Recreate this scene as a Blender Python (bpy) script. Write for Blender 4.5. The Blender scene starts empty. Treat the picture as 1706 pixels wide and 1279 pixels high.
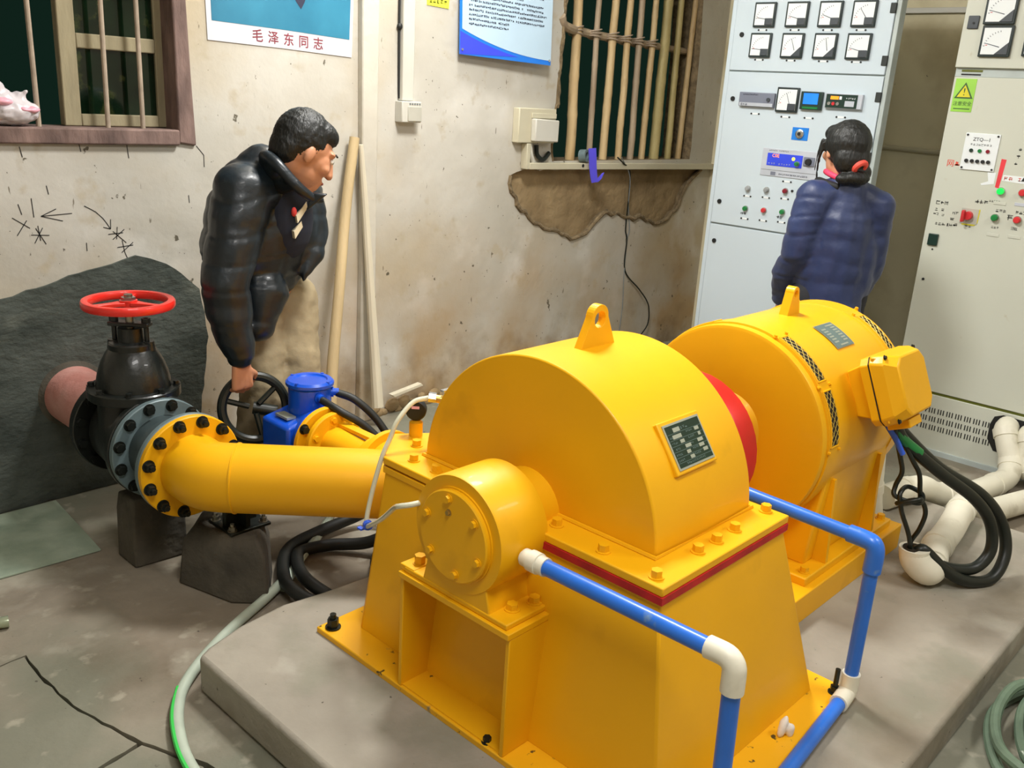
import bpy, bmesh, math, random
from mathutils import Vector, Matrix, noise
from mathutils.geometry import tessellate_polygon
random.seed(7)
S = bpy.context.scene
COL = S.collection
V = Vector
# ---------------------------------------------------------------- camera
cam_d = bpy.data.cameras.new('camera'); cam = bpy.data.objects.new('camera', cam_d); COL.objects.link(cam)
S.camera = cam
def aim_camera(height, pitch, roll, heading, focal_px):
    p, r, t = math.radians(pitch), math.radians(roll), math.radians(heading)
    fwd = V((math.cos(t)*math.cos(p), math.sin(t)*math.cos(p), -math.sin(p)))
    rg = V((math.sin(t), -math.cos(t), 0)); up = rg.cross(fwd)
    rt = rg*math.cos(r)+up*math.sin(r); up2 = up*math.cos(r)-rg*math.sin(r)
    m = Matrix((rt, up2, -fwd)).transposed().to_4x4(); m.translation = V((0, 0, height))
    cam.matrix_world = m
    cam_d.sensor_width = 36; cam_d.lens = 36*focal_px/1706
aim_camera(1.55, 17.5, 3.56, 42.5, 1530)
cam_d.clip_start = .02
# ---------------------------------------------------------------- world (night outside) and exposure
w = bpy.data.worlds.new('night'); S.world = w; w.use_nodes = True
w.node_tree.nodes['Background'].inputs[0].default_value = (.004, .012, .008, 1)
w.node_tree.nodes['Background'].inputs[1].default_value = 1
S.view_settings.view_transform = 'Standard'; S.view_settings.look = 'None'
S.view_settings.exposure = 0.34; S.view_settings.gamma = 1; S.view_settings.use_curve_mapping = False
def area(name, loc, size, power, col, rot=(0, 0, 0)):
    l = bpy.data.lights.new(name, 'AREA'); l.shape = 'RECTANGLE'; l.size, l.size_y = size; l.energy = power; l.color = col
    o = bpy.data.objects.new(name, l); o.location = loc; o.rotation_euler = rot; COL.objects.link(o); return o
def bulb(name, loc, radius, power, col):
    l = bpy.data.lights.new(name, 'POINT'); l.shadow_soft_size = radius; l.energy = power; l.color = col
    o = bpy.data.objects.new(name, l); o.location = loc; COL.objects.link(o); return o
bulb('bulb_by_wall', (2.85, 3.00, 2.80), .06, 32, (1, .985, .95))
area('fill_over_machine', (2.35, 2.05, 2.88), (.45, .45), 60, (1, .985, .95))  # added overhead light that brightens the machine's top surfaces
area('fill_near_camera', (0.7, 0.3, 2.86), (1.2, .5), 38, (1, .98, .95))  # added fill above the camera, lifts the faces turned towards it
area('fill_cabinet_side', (3.2, -.7, 2.86), (1.2, .3), 29, (1, .98, .95))  # second added fill, weaker, towards the cabinet end of the room
# ---------------------------------------------------------------- helpers
def s(r, g, b):
    f = lambda c: (c/255/12.92) if c/255 <= .04045 else ((c/255+.055)/1.055)**2.4
    return (f(r), f(g), f(b), 1)
MATS = {}
def mat(name, col, rough=.5, metal=0, var=.12, scale=6, bump=0, bscale=30, col2=None, coat=0, emit=0, detail=6, trans=0, sheen=0, aniso=(1, 1, 1)):
    m = bpy.data.materials.new(name); m.use_nodes = True; MATS[name] = m
    nt = m.node_tree; N = nt.nodes; L = nt.links; b = N['Principled BSDF']
    b.inputs['Roughness'].default_value = rough; b.inputs['Metallic'].default_value = metal
    b.inputs['Coat Weight'].default_value = coat; b.inputs['Transmission Weight'].default_value = trans
    b.inputs['Sheen Weight'].default_value = sheen
    tc = N.new('ShaderNodeTexCoord'); mp = N.new('ShaderNodeMapping'); mp.inputs['Scale'].default_value = aniso
    L.new(tc.outputs['Object'], mp.inputs[0])
    n = N.new('ShaderNodeTexNoise'); n.inputs['Scale'].default_value = scale; n.inputs['Detail'].default_value = detail
    L.new(mp.outputs[0], n.inputs['Vector'])
    r = N.new('ShaderNodeValToRGB'); r.color_ramp.elements[0].position = .3; r.color_ramp.elements[1].position = .7
    c2 = col2 if col2 else tuple(min(1, c*(1+var)) for c in col[:3])+(1,)
    r.color_ramp.elements[0].color = tuple(c*(1-var) for c in col[:3])+(1,); r.color_ramp.elements[1].color = c2
    L.new(n.outputs[0], r.inputs[0]); L.new(r.outputs[0], b.inputs['Base Color'])
    if bump:
        n2 = N.new('ShaderNodeTexNoise'); n2.inputs['Scale'].default_value = bscale; n2.inputs['Detail'].default_value = 5
        L.new(mp.outputs[0], n2.inputs['Vector'])
        bp = N.new('ShaderNodeBump'); bp.inputs['Strength'].default_value = bump; bp.inputs['Distance'].default_value = .01
        L.new(n2.outputs[0], bp.inputs['Height']); L.new(bp.outputs[0], b.inputs['Normal'])
    if emit:
        L.new(r.outputs[0], b.inputs['Emission Color']); b.inputs['Emission Strength'].default_value = emit
    return m
def layer(m, col, scale, lo, hi, detail=8, aniso=(1, 1, 1), seed=0, zfade=None, voronoi=False, amount=1):
    """mix a stain / fleck colour over the base colour through a thresholded texture (optionally only below a height)"""
    nt = m.node_tree; N = nt.nodes; L = nt.links; b = N['Principled BSDF']
    src = b.inputs['Base Color'].links[0].from_socket
    tc = N.new('ShaderNodeTexCoord'); mp = N.new('ShaderNodeMapping'); mp.inputs['Scale'].default_value = aniso; mp.inputs['Location'].default_value = (seed, seed*1.7, seed*.6)
    L.new(tc.outputs['Object'], mp.inputs[0])
    if voronoi:
        n = N.new('ShaderNodeTexVoronoi'); n.feature = 'DISTANCE_TO_EDGE'; n.inputs['Scale'].default_value = scale
        wn = N.new('ShaderNodeTexNoise'); wn.inputs['Scale'].default_value = scale*1.5; ad = N.new('ShaderNodeVectorMath'); ad.operation = 'MULTIPLY_ADD'
        ad.inputs[1].default_value = (.5/scale,)*3; L.new(wn.outputs['Color'], ad.inputs[0]); L.new(mp.outputs[0], ad.inputs[2]); L.new(ad.outputs[0], n.inputs['Vector'])
    else:
        n = N.new('ShaderNodeTexNoise'); n.inputs['Scale'].default_value = scale; n.inputs['Detail'].default_value = detail; L.new(mp.outputs[0], n.inputs['Vector'])
    mr = N.new('ShaderNodeMapRange'); mr.inputs[1].default_value = lo; mr.inputs[2].default_value = hi; mr.inputs[4].default_value = amount; L.new(n.outputs[0], mr.inputs[0])
    fac = mr.outputs[0]
    if zfade:
        sp = N.new('ShaderNodeSeparateXYZ'); L.new(tc.outputs['Object'], sp.inputs[0])
        n3 = N.new('ShaderNodeTexNoise'); n3.inputs['Scale'].default_value = 3; L.new(tc.outputs['Object'], n3.inputs['Vector'])
        ma = N.new('ShaderNodeMath'); ma.operation = 'MULTIPLY_ADD'; L.new(n3.outputs[0], ma.inputs[0]); ma.inputs[1].default_value = .5; L.new(sp.outputs[2], ma.inputs[2])
        m2 = N.new('ShaderNodeMapRange'); m2.inputs[1].default_value = zfade[0]+.25; m2.inputs[2].default_value = zfade[1]+.25; m2.inputs[3].default_value = 1; m2.inputs[4].default_value = 0
        L.new(ma.outputs[0], m2.inputs[0]); mu = N.new('ShaderNodeMath'); mu.operation = 'MULTIPLY'; L.new(fac, mu.inputs[0]); L.new(m2.outputs[0], mu.inputs[1]); fac = mu.outputs[0]
    mx = N.new('ShaderNodeMix'); mx.data_type = 'RGBA'; L.new(fac, mx.inputs[0]); L.new(src, mx.inputs[6]); mx.inputs[7].default_value = col
    L.new(mx.outputs[2], b.inputs['Base Color']); return m
class MB:
    def __init__(self): self.v = []; self.f = []
    def add(self, vs, fs):
        o = len(self.v); self.v += [tuple(p) for p in vs]; self.f += [tuple(i+o for i in q) for q in fs]; return self
    def box(self, lo, hi, M=None):
        x0, y0, z0 = lo; x1, y1, z1 = hi
        vs = [V(p) for p in ((x0,y0,z0),(x1,y0,z0),(x1,y1,z0),(x0,y1,z0),(x0,y0,z1),(x1,y0,z1),(x1,y1,z1),(x0,y1,z1))]
        if M: vs = [M @ p for p in vs]
        return self.add(vs, [(0,3,2,1),(4,5,6,7),(0,1,5,4),(1,2,6,5),(2,3,7,6),(3,0,4,7)])
    def frame(self, ax):
        a = V(ax).normalized(); t = V((0,0,1)) if abs(a.z) < .9 else V((1,0,0))
        u = a.cross(t).normalized(); return a, u, a.cross(u)
    def lathe(self, p0, ax, prof, n=32, close=False, a0=0, a1=None):
        """prof = [(radius, height along axis)...]; closed at ends when radius is 0"""
        a, u, w_ = self.frame(ax); p0 = V(p0); vs = []; fs = []; idx = []
        full = a1 is None; a1 = 2*math.pi if full else a1; k = n if full else n+1
        for r, h in prof:
            if r < 1e-6: idx.append([len(vs)]); vs.append(p0+a*h)
            else:
                idx.append(list(range(len(vs), len(vs)+k)))
                for i in range(k):
                    t = a0+(a1-a0)*i/n; vs.append(p0+a*h+(u*math.cos(t)+w_*math.sin(t))*r)
        pairs = list(zip(idx, idx[1:]))+([(idx[-1], idx[0])] if close else [])
        for A, B in pairs:
            m = n if full else n
            for i in range(m):
                j = (i+1) % k if full else i+1
                if len(A) == 1 and len(B) == 1: continue
                if len(A) == 1: fs.append((A[0], B[j], B[i]))
                elif len(B) == 1: fs.append((A[i], A[j], B[0]))
                else: fs.append((A[i], A[j], B[j], B[i]))
        return self.add(vs, [q[::-1] for q in fs])
    def cyl(self, p0, p1, r0, r1=None, n=24):
        r1 = r0 if r1 is None else r1; d = V(p1)-V(p0)
        return self.lathe(p0, d, [(0,0),(r0,0),(r1,d.length),(0,d.length)], n)
    def tube(self, pts, r, n=10, closed=False, sub=0, rf=None):
        P = [V(p) for p in pts]
        if sub: P = smooth_path(P, sub, closed)
        m = len(P); rings = []; prev = None
        for i in range(m):
            t = (P[(i+1) % m]-P[i-1]) if closed else (P[min(i+1, m-1)]-P[max(i-1, 0)])
            t.normalize()
            if prev is None: _, u, _w = self.frame(t)
            else:
                u = prev-t*prev.dot(t); u.normalize()
            prev = u; w_ = t.cross(u); rr = rf(i/(m-1 if m > 1 else 1)) if rf else r
            rings.append([P[i]+(u*math.cos(2*math.pi*k/n)+w_*math.sin(2*math.pi*k/n))*rr for k in range(n)])
        vs = [p for q in rings for p in q]; fs = []
        for i in range(m if closed else m-1):
            j = (i+1) % m
            for k in range(n): fs.append((i*n+k, i*n+(k+1) % n, j*n+(k+1) % n, j*n+k))
        if not closed: fs += [tuple(range(n))[::-1], tuple((m-1)*n+k for k in range(n))]
        return self.add(vs, fs)
    def prism(self, poly, o, ux, uy, d):
        """2D polygon (counter-clockwise seen against d) pushed along d"""
        o, ux, uy, d = V(o), V(ux), V(uy), V(d); a = [o+ux*p[0]+uy*p[1] for p in poly]; n = len(a)
        return self.add(a+[p+d for p in a], [tuple(range(n))[::-1], tuple(range(n, 2*n))]+[(i, (i+1) % n, (i+1) % n+n, i+n) for i in range(n)])
    def loft(self, rings):
        n = len(rings[0]); vs = [p for r in rings for p in r]; fs = [tuple(range(n))[::-1], tuple(range((len(rings)-1)*n, len(rings)*n))]
        for i in range(len(rings)-1):
            for k in range(n): fs.append((i*n+k, i*n+(k+1) % n, (i+1)*n+(k+1) % n, (i+1)*n+k))
        return self.add(vs, fs)
    def ell(self, c, r, R=None, n=20):
        vs = []; fs = []; m = n//2; c = V(c)
        for i in range(m+1):
            a = math.pi*i/m
            for k in range(n):
                b = 2*math.pi*k/n; p = V((r[0]*math.sin(a)*math.cos(b), r[1]*math.sin(a)*math.sin(b), r[2]*math.cos(a)))
                vs.append(c+(R @ p if R else p))
        for i in range(m):
            for k in range(n): fs.append((i*n+k, (i+1)*n+k, (i+1)*n+(k+1) % n, i*n+(k+1) % n))
        return self.add(vs, fs)
    def cap(self, p0, p1, r0, r1, n=16):
        p0, p1 = V(p0), V(p1); d = p1-p0; L = max(d.length, 1e-5); pr = []
        for i in range(6): t = math.pi/2*(1-i/5); pr.append((r0*math.cos(t), -r0*math.sin(t)))
        for i in range(6): t = math.pi/2*i/5; pr.append((r1*math.cos(t), L+r1*math.sin(t)))
        pr[0] = (0, -r0); pr[-1] = (0, L+r1)
        return self.lathe(p0, d if d.length > 1e-5 else V((0,0,1)), pr, n)
    def chain(self, pts, rs, n=16):
        for i in range(len(pts)-1): self.cap(pts[i], pts[i+1], rs[i], rs[i+1], n)
        return self
    def mesh(self, name, sharp=35):
        me = bpy.data.meshes.new(name); me.from_pydata(self.v, [], self.f); me.validate()
        bm = bmesh.new(); bm.from_mesh(me); bmesh.ops.recalc_face_normals(bm, faces=bm.faces); bm.to_mesh(me); bm.free()
        if sharp:
            me.polygons.foreach_set('use_smooth', [True]*len(me.polygons)); me.set_sharp_from_angle(angle=math.radians(sharp))
        return me
    def build(self, name, m, parent=None, sharp=35, bevel=0, label=None, stuff=False, raw=False):
        if raw:
            me = bpy.data.meshes.new(name); me.from_pydata(self.v, [], self.f)
        else: me = self.mesh(name, sharp)
        return link(name, me, m, parent, bevel, label, stuff)
def link(name, me, m, parent=None, bevel=0, label=None, stuff=False):
    o = bpy.data.objects.new(name, me); COL.objects.link(o)
    if m: me.materials.clear(); me.materials.append(MATS[m])
    if bevel:
        b = o.modifiers.new('bevel', 'BEVEL'); b.width = bevel; b.segments = 2; b.limit_method = 'ANGLE'; b.angle_limit = math.radians(40)
    if parent: adopt(o, parent)
    if label: o['label'] = label
    if stuff: o['kind'] = 'stuff'
    return o
WL = {}
def adopt(o, p):
    o.parent = p; o.matrix_parent_inverse = Matrix.Translation(-WL.get(p.name, V((0, 0, 0))))
def smooth_path(P, sub, closed=False):
    out = []; n = len(P)
    for i in range(n if closed else n-1):
        p0 = P[(i-1) % n] if (closed or i > 0) else P[0]*2-P[1]; p1 = P[i]; p2 = P[(i+1) % n]
        p3 = P[(i+2) % n] if (closed or i+2 < n) else p2*2-p1
        for k in range(sub):
            t = k/sub; out.append(.5*((2*p1)+(p2-p0)*t+(2*p0-5*p1+4*p2-p3)*t*t+(3*p1-p0-3*p2+p3)*t**3))
    if not closed: out.append(P[-1].copy())
    return out
def thing(name, label, cat, loc=(0, 0, 0), group=None):
    o = bpy.data.objects.new(name, None); COL.objects.link(o); o.location = loc; o.empty_display_size = .05
    WL[o.name] = V(loc); return tag(o, label, cat, group)
def tag(o, label, cat, group=None):
    o['label'] = label; o['category'] = cat
    if group: o['group'] = group
    return o
def struct(o, label=None):
    o['kind'] = 'structure'
    if label: o['label'] = label
    return o
_bolt = {}
def bolt(p, ax, r, h, m, parent, name='bolt', stud=0, washer=True):
    """hexagonal bolt head sitting at p, pointing along ax"""
    k = (round(r, 4), round(h, 4), stud, washer, m)
    if k not in _bolt:
        b = MB()
        if washer: b.cyl((0,0,0), (0,0,.15*h), r*1.35, n=16)
        b.cyl((0,0,.1*h), (0,0,h), r, n=6)
        if stud: b.cyl((0,0,h*.9), (0,0,h+stud), r*.55, n=12)
        me = b.mesh('bolt', 30); me.materials.append(MATS[m]); _bolt[k] = me
    o = bpy.data.objects.new(name, _bolt[k]); COL.objects.link(o)
    o.matrix_world = Matrix.Translation(V(p)) @ V(ax).to_track_quat('Z', 'Y').to_matrix().to_4x4() @ Matrix.Rotation(random.random()*1.5, 4, 'Z')
    mw = o.matrix_world.copy()
    if parent:
        o.parent = parent; o.matrix_parent_inverse = Matrix.Translation(-WL.get(parent.name, V((0, 0, 0)))); o.matrix_basis = mw
    return o
def text(body, size, o, rt, up, m, parent, name='lettering', align='CENTER', ext=.0004, squash=1, bold=0):
    c = bpy.data.curves.new('t', 'FONT'); c.body = body; c.size = size; c.align_x = align; c.align_y = 'CENTER'; c.extrude = ext; c.offset = bold; c.resolution_u = 2
    t = bpy.data.objects.new('t', c); COL.objects.link(t); dg = bpy.context.evaluated_depsgraph_get(); dg.update()
    me = bpy.data.meshes.new_from_object(t.evaluated_get(dg)); bpy.data.objects.remove(t); bpy.data.curves.remove(c)
    rt, up = V(rt).normalized(), V(up).normalized(); nn = rt.cross(up); M = Matrix((rt*squash, up, nn)).transposed().to_4x4(); M.translation = V(o)
    me.transform(M); me.name = name
    return link(name, me, m, parent)
def glyphs(mb, n, o, rt, up, size, gap=1.12, thick=.14, rnd=random):
    """strokes standing in for print too small to read"""
    rt, up = V(rt).normalized(), V(up).normalized(); nn = rt.cross(up)
    for i in range(n):
        if rnd.random() < .06: continue
        c = V(o)+rt*(i*size*gap)
        for k in range(4):
            hor = rnd.random() < .6; a = rnd.uniform(-.4, .4)*size; l = rnd.uniform(.55, .9)*size; t = thick*size/2
            if hor: q = [c-rt*l/2+up*(a-t), c+rt*l/2+up*(a-t), c+rt*l/2+up*(a+t), c-rt*l/2+up*(a+t)]
            else: q = [c+rt*(a-t)-up*l/2, c+rt*(a+t)-up*l/2, c+rt*(a+t)+up*l/2, c+rt*(a-t)+up*l/2]
            mb.add([p+nn*.0006 for p in q], [(0,1,2,3)])
    return mb
def blob(mb, name, m, parent, voxel, smooth=6, fold=None, label=None):
    """fuse overlapping closed shapes into one continuous surface"""
    me = bpy.data.meshes.new('tmp'); me.from_pydata(mb.v, [], mb.f)
    bm = bmesh.new(); bm.from_mesh(me); bmesh.ops.remove_doubles(bm, verts=bm.verts, dist=1e-6); bmesh.ops.recalc_face_normals(bm, faces=bm.faces); bm.to_mesh(me); bm.free()
    t = bpy.data.objects.new('tmp', me); COL.objects.link(t)
    r = t.modifiers.new('r', 'REMESH'); r.mode = 'VOXEL'; r.voxel_size = voxel
    sm = t.modifiers.new('s', 'SMOOTH'); sm.factor = .5; sm.iterations = smooth
    dg = bpy.context.evaluated_depsgraph_get(); dg.update()
    out = bpy.data.meshes.new_from_object(t.evaluated_get(dg)); bpy.data.objects.remove(t); bpy.data.meshes.remove(me)
    if fold:
        nrm = [v.normal.copy() for v in out.vertices]
        for v, n in zip(out.vertices, nrm): v.co += n*fold(v.co)
    out.polygons.foreach_set('use_smooth', [True]*len(out.polygons)); out.name = name
    return link(name, out, m, parent, 0, label)
# ---------------------------------------------------------------- materials
Y = mat('yellow_paint', (.84,.425,.005,1), .42, var=.05, scale=3, bump=.05, bscale=18, coat=.06)
Y.node_tree.nodes['Principled BSDF'].inputs['Specular IOR Level'].default_value = .3
layer(Y, s(150,95,10), 5, .62, .8, detail=10, seed=3, amount=.35)
YC = mat('yellow_chipped', (.84,.425,.005,1), .45, var=.05, scale=3)
layer(YC, s(60,52,30), 34, .66, .70, seed=5, amount=.95)
layer(YC, s(140,128,100), 18, .68, .72, seed=8, amount=.9)
mat('red_paint', s(200,30,22), .4, var=.15, scale=8)
mat('wheel_red', s(226,44,34), .35, var=.06, coat=.3)
mat('gasket_red', s(178,26,24), .6, var=.2, scale=25)
mat('black_iron', s(20,24,22), .35, var=.2, scale=10, bump=.1, bscale=60, coat=.2)
mat('bolt_dark', s(48,52,48), .4, .7, var=.3, scale=40)
mat('bolt_steel', s(150,145,130), .35, .9, var=.2, scale=40)
mat('grey_flange', s(104,122,126), .45, .1, var=.12, scale=12)
mat('grey_sleeve', s(58,70,72), .5, .1, var=.12, scale=12)
mat('rubber', s(16,20,17), .55, var=.3, scale=20)
mat('cable_black', s(17,24,18), .42, var=.2, scale=20)
mat('pink_primer', s(214,160,150), .7, var=.15, scale=9, bump=.3, bscale=40, col2=s(188,124,114))
mat('pipe_blue', s(40,110,212), .35, var=.12, scale=9, coat=.15)
layer(MATS['pipe_blue'], s(120,150,175), 22, .66, .74, seed=2, amount=.7)
mat('actuator_blue', s(14,82,205), .3, var=.08, coat=.3)
mat('pvc_white', s(226,222,204), .45, var=.05, scale=9)
layer(MATS['pvc_white'], s(150,140,110), 9, .58, .78, seed=5, amount=.6)
mat('hose_clear', s(214,214,190), .3, var=.08, coat=.4)
mat('hose_grey', s(176,188,172), .5, var=.1, scale=14)
mat('hose_green', s(58,196,82), .4, var=.08)
mat('coil_green', s(92,112,92), .6, var=.25, scale=14)
mat('brass', s(190,160,90), .35, .8, var=.2, scale=30)
mat('tie_blue', s(50,96,220), .4)
P = mat('plaster', s(186,181,168), .9, var=.10, scale=1.6, bump=.55, bscale=9, detail=10, col2=s(200,197,188))
layer(P, s(180,164,134), 1.3, .50, .72, seed=1, amount=.8)
layer(P, s(210,207,199), 2.7, .56, .7, seed=14, amount=.8)
layer(P, s(176,164,140), 11, .60, .72, seed=15, amount=.6)
layer(P, s(168,140,98), 2.4, .34, .62, seed=4, zfade=(.25, .95), amount=.9)
layer(P, s(120,96,62), 5, .5, .68, seed=9, zfade=(.02, .5), amount=.8)
layer(P, s(78,70,52), 22, .705, .735, seed=6, amount=.9)
layer(P, s(70,62,46), 55, .715, .74, seed=11, amount=.9)
layer(P, s(96,86,66), 16, .69, .72, seed=21, amount=.8, aniso=(2.2, 1, .5))
P2 = mat('plaster_right', s(226,218,188), .9, var=.1, scale=1.6, bump=.4, bscale=9, detail=10)
layer(P2, s(84,72,48), 22, .73, .77, seed=6, amount=.9)
layer(P2, s(176,162,124), 2, .5, .72, seed=8, amount=.8)
PM = mat('pilaster_plaster', s(196,191,178), .9, var=.08, scale=3, bump=.5, bscale=14)
layer(PM, s(150,124,84), 4, .4, .66, seed=4, zfade=(.1, .6), amount=.9)
layer(PM, s(90,76,52), 30, .72, .77, seed=6, amount=.9)
C_ = mat('concrete', s(150,143,130), .85, var=.14, scale=2.2, bump=.5, bscale=22, detail=10, col2=s(172,166,152))
layer(C_, s(108,98,78), 1.7, .5, .68, seed=2, amount=.8)
layer(C_, s(128,128,112), 4.5, .52, .66, seed=12, amount=.6)
layer(C_, s(196,194,182), 3.3, .6, .76, seed=7, amount=.6)
layer(C_, s(58,52,42), 40, .72, .76, seed=4, amount=.9)
CF = mat('floor_concrete', s(130,120,104), .7, var=.2, scale=1.8, bump=.6, bscale=14, detail=12, col2=s(156,146,130))
layer(CF, s(92,78,58), 1.9, .48, .66, seed=5, amount=.8)
layer(CF, s(112,116,100), 1.1, .5, .62, seed=15, amount=.7)
layer(CF, s(186,182,166), 3.1, .56, .72, seed=3, amount=.75)
layer(CF, s(176,170,152), 14, .6, .7, seed=33, amount=.5)
layer(CF, s(52,46,36), 36, .72, .76, seed=8, amount=.9)
mat('floor_joint', s(54,48,38), .95, var=.3, scale=20)
CD = mat('concrete_dark', s(60,57,49), .9, var=.2, scale=6, bump=.7, bscale=30, col2=s(92,86,74))
layer(CD, s(150,138,118), 7, .66, .76, seed=4, amount=.8)
K = mat('cement_render', s(50,58,52), .92, var=.25, scale=4, bump=.8, bscale=26, detail=10, col2=s(86,92,86), aniso=(1, 1, 1.6))
layer(K, s(108,112,102), 5, .58, .76, seed=4, amount=.7, aniso=(1, 1, 2))
mat('mud', s(138,116,82), .95, var=.22, scale=5, bump=1, bscale=22, detail=10, col2=s(162,140,104))
mat('mud_edge', s(120,104,78), .95, var=.35, scale=30, bump=1, bscale=60)
mat('frame_wood', s(104,84,78), .85, var=.25, scale=14, bump=.6, bscale=40, col2=s(136,112,104), aniso=(1, 1, .4))
mat('sash_wood', s(150,140,112), .8, var=.2, scale=14, bump=.4, bscale=40, aniso=(1, 1, .3))
mat('bar_steel', s(166,150,132), .7, var=.2, scale=20)
BB = mat('bamboo', s(190,160,112), .55, var=.18, scale=5, bump=.15, bscale=40, col2=s(206,182,138), aniso=(3, 3, .6))
layer(BB, s(128,100,62), 6, .6, .75, seed=2, aniso=(3, 3, .8), amount=.7)
B2 = mat('bamboo_grey', s(160,140,116), .6, var=.18, scale=5, bump=.15, bscale=40, col2=s(184,166,140), aniso=(3, 3, .6))
mat('bamboo_green', s(170,154,100), .55, var=.18, scale=5, bump=.15, col2=s(186,172,120), aniso=(3, 3, .6))
mat('pole_wood', s(196,174,132), .6, var=.12, scale=5, bump=.2, aniso=(3, 3, .5))
mat('pole_pale', s(214,206,184), .65, var=.1, scale=5, aniso=(3, 3, .5))
G = mat('window_glass', s(10,26,14), .06, var=.5, scale=8)
layer(G, s(96,100,52), 9, .56, .7, seed=3, amount=.5)
mat('poster_white', s(204,206,212), .5, var=.03, scale=4)
mat('poster_blue', s(40,116,148), .45, var=.14, scale=5, col2=s(54,132,162))
mat('print_red', s(132,48,62), .6); mat('print_dark', s(40,44,66), .6); mat('print_black', s(22,24,24), .6); mat('print_grey', s(120,126,128), .6)
mat('board_white', s(184,210,230), .4, var=.03); mat('board_blue', s(28,120,226), .4, var=.05); mat('board_indigo', s(60,74,232), .4, var=.05)
mat('note_yellow', s(226,232,70), .6); mat('print_olive', s(90,96,20), .6)
mat('plastic_white', s(200,198,188), .4, var=.05); mat('plastic_cream', s(196,190,166), .45, var=.06); mat('plastic_grey', s(184,182,170), .45)
CW = mat('cabinet_white', s(200,214,223), .35, var=.02, scale=2, coat=.2)
C2 = mat('cabinet_cream', s(200,203,190), .45, var=.03, scale=2, coat=.1)
layer(C2, s(170,160,130), 16, .7, .78, seed=3, amount=.5)
mat('cabinet_edge', s(176,186,184), .45); mat('cabinet_dark', s(40,46,44), .6)
mat('meter_frame', s(34,46,46), .35); mat('meter_face', s(232,238,240), .3, var=.01); mat('meter_grey', s(64,70,76), .4)
mat('device_grey', s(120,126,142), .4, var=.05); mat('device_light', s(190,196,206), .4); mat('device_dark', s(28,52,44), .35)
mat('screen_blue', s(30,120,240), .3, emit=.5); mat('panel_blue', s(48,70,210), .35, emit=.15); mat('led_orange', s(255,130,30), .3, emit=1.2); mat('led_yellow', s(250,220,90), .3, emit=1)
mat('sticker_blue', s(24,128,226), .4); mat('chrome', s(200,200,196), .2, .9)
mat('btn_green', s(28,120,60), .3); mat('btn_green_lit', s(20,210,80), .3, emit=.6); mat('btn_red', s(206,52,58), .3); mat('btn_dark_red', s(130,30,44), .3); mat('btn_grey', s(150,154,156), .3)
mat('sign_green', s(150,206,76), .5); mat('sign_yellow', s(216,206,40), .5); mat('sign_line', s(52,88,44), .5)
mat('tape_red', s(226,64,74), .4); mat('char_red', s(216,72,50), .5)
mat('plate_green', s(26,50,36), .35, .2); mat('plate_steel', s(180,186,170), .35, .5, var=.05); mat('plate_grey', s(110,132,130), .35, .3)
mat('vent_black', s(34,26,10), .9); mat('vent_wire', s(222,196,96), .4, .2)
mat('purple', s(92,84,226), .4); mat('bag_white', s(232,226,230), .3, trans=.25, var=.05); mat('bag_pink', s(232,170,186), .35, var=.1)
mat('sheet_green', s(150,168,148), .7, var=.15, scale=8, bump=.3, col2=s(176,190,170))
mat('scrap_white', s(232,224,214), .7); mat('tube_chrome', s(176,186,160), .25, .6)
SK = mat('skin', s(196,138,104), .5, var=.06, scale=9)
mat('skin_woman', s(206,150,118), .5, var=.06, scale=9)
H_ = mat('hair_black', s(16,18,17), .5, var=.4, scale=90, bump=.4, bscale=140, aniso=(1, 1, .25))
J1 = mat('jacket_black', s(15,22,28), .40, var=.25, scale=7, bump=.35, bscale=16, col2=s(22,34,42), coat=.1)
J2 = mat('jacket_navy', s(34,48,88), .48, var=.18, scale=6, bump=.35, bscale=18, sheen=.1)
mat('collar_black', s(16,18,20), .7); mat('collar_pink', s(226,60,96), .6)
mat('trouser_olive', s(150,136,106), .85, var=.14, scale=9, bump=.4, bscale=22)
mat('trouser_dark', s(30,32,38), .8); mat('shoe', s(34,30,28), .6); mat('shirt_dark', s(24,30,46), .8); mat('shirt_cream', s(206,196,168), .8); mat('shirt_red', s(206,60,56), .8)
mat('scrunchie', s(226,80,66), .6); mat('eye_white', s(226,222,214), .3); mat('eye_dark', s(24,16,12), .2); mat('lip', s(168,92,80), .5)
mat('ceiling_paint', s(222,220,210), .9); mat('wall_paint', s(216,210,194), .9, var=.06, scale=2)
mat('lamp_body', s(230,230,226), .4)
# ================================================================ THE ROOM
WY, RX = 3.36, 5.5
XL, YF, ZC = -1.7, -2.3, 3.0
def plate_xz(outer, holes, y, flip=False):
    """triangulated wall skin in the plane y with holes"""
    polys = [[V((x, z, 0)) for x, z in outer]]+[[V((x, z, 0)) for x, z in h] for h in holes]
    pts = [p for q in polys for p in q]; tris = tessellate_polygon(polys)
    return [(p.x, y, p.y) for p in pts], [tuple(t) for t in tris]
def jag(poly, amp, step=.03, seed=0):
    """roughen an outline as broken plaster is"""
    rnd = random.Random(seed); out = []; n = len(poly)
    for i in range(n):
        a, b = V(poly[i]), V(poly[(i+1) % n]); k = max(1, int((b-a).length/step))
        for j in range(k):
            p = a.lerp(b, j/k); out.append((p.x+rnd.uniform(-amp, amp)*(j > 0), p.y+rnd.uniform(-amp, amp)*(j > 0)))
    return out
win1 = [(.55,1.345),(1.735,1.345),(1.735,2.35),(.55,2.35)]
left_edge = [(3.887,1.215),(3.868,1.30),(3.880,1.37),(3.872,1.44),(3.888,1.52),(3.884,1.60),(3.897,1.67),(3.892,1.76),(3.906,1.85),(3.900,1.94),(3.912,2.03),(3.90,2.25)]
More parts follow.
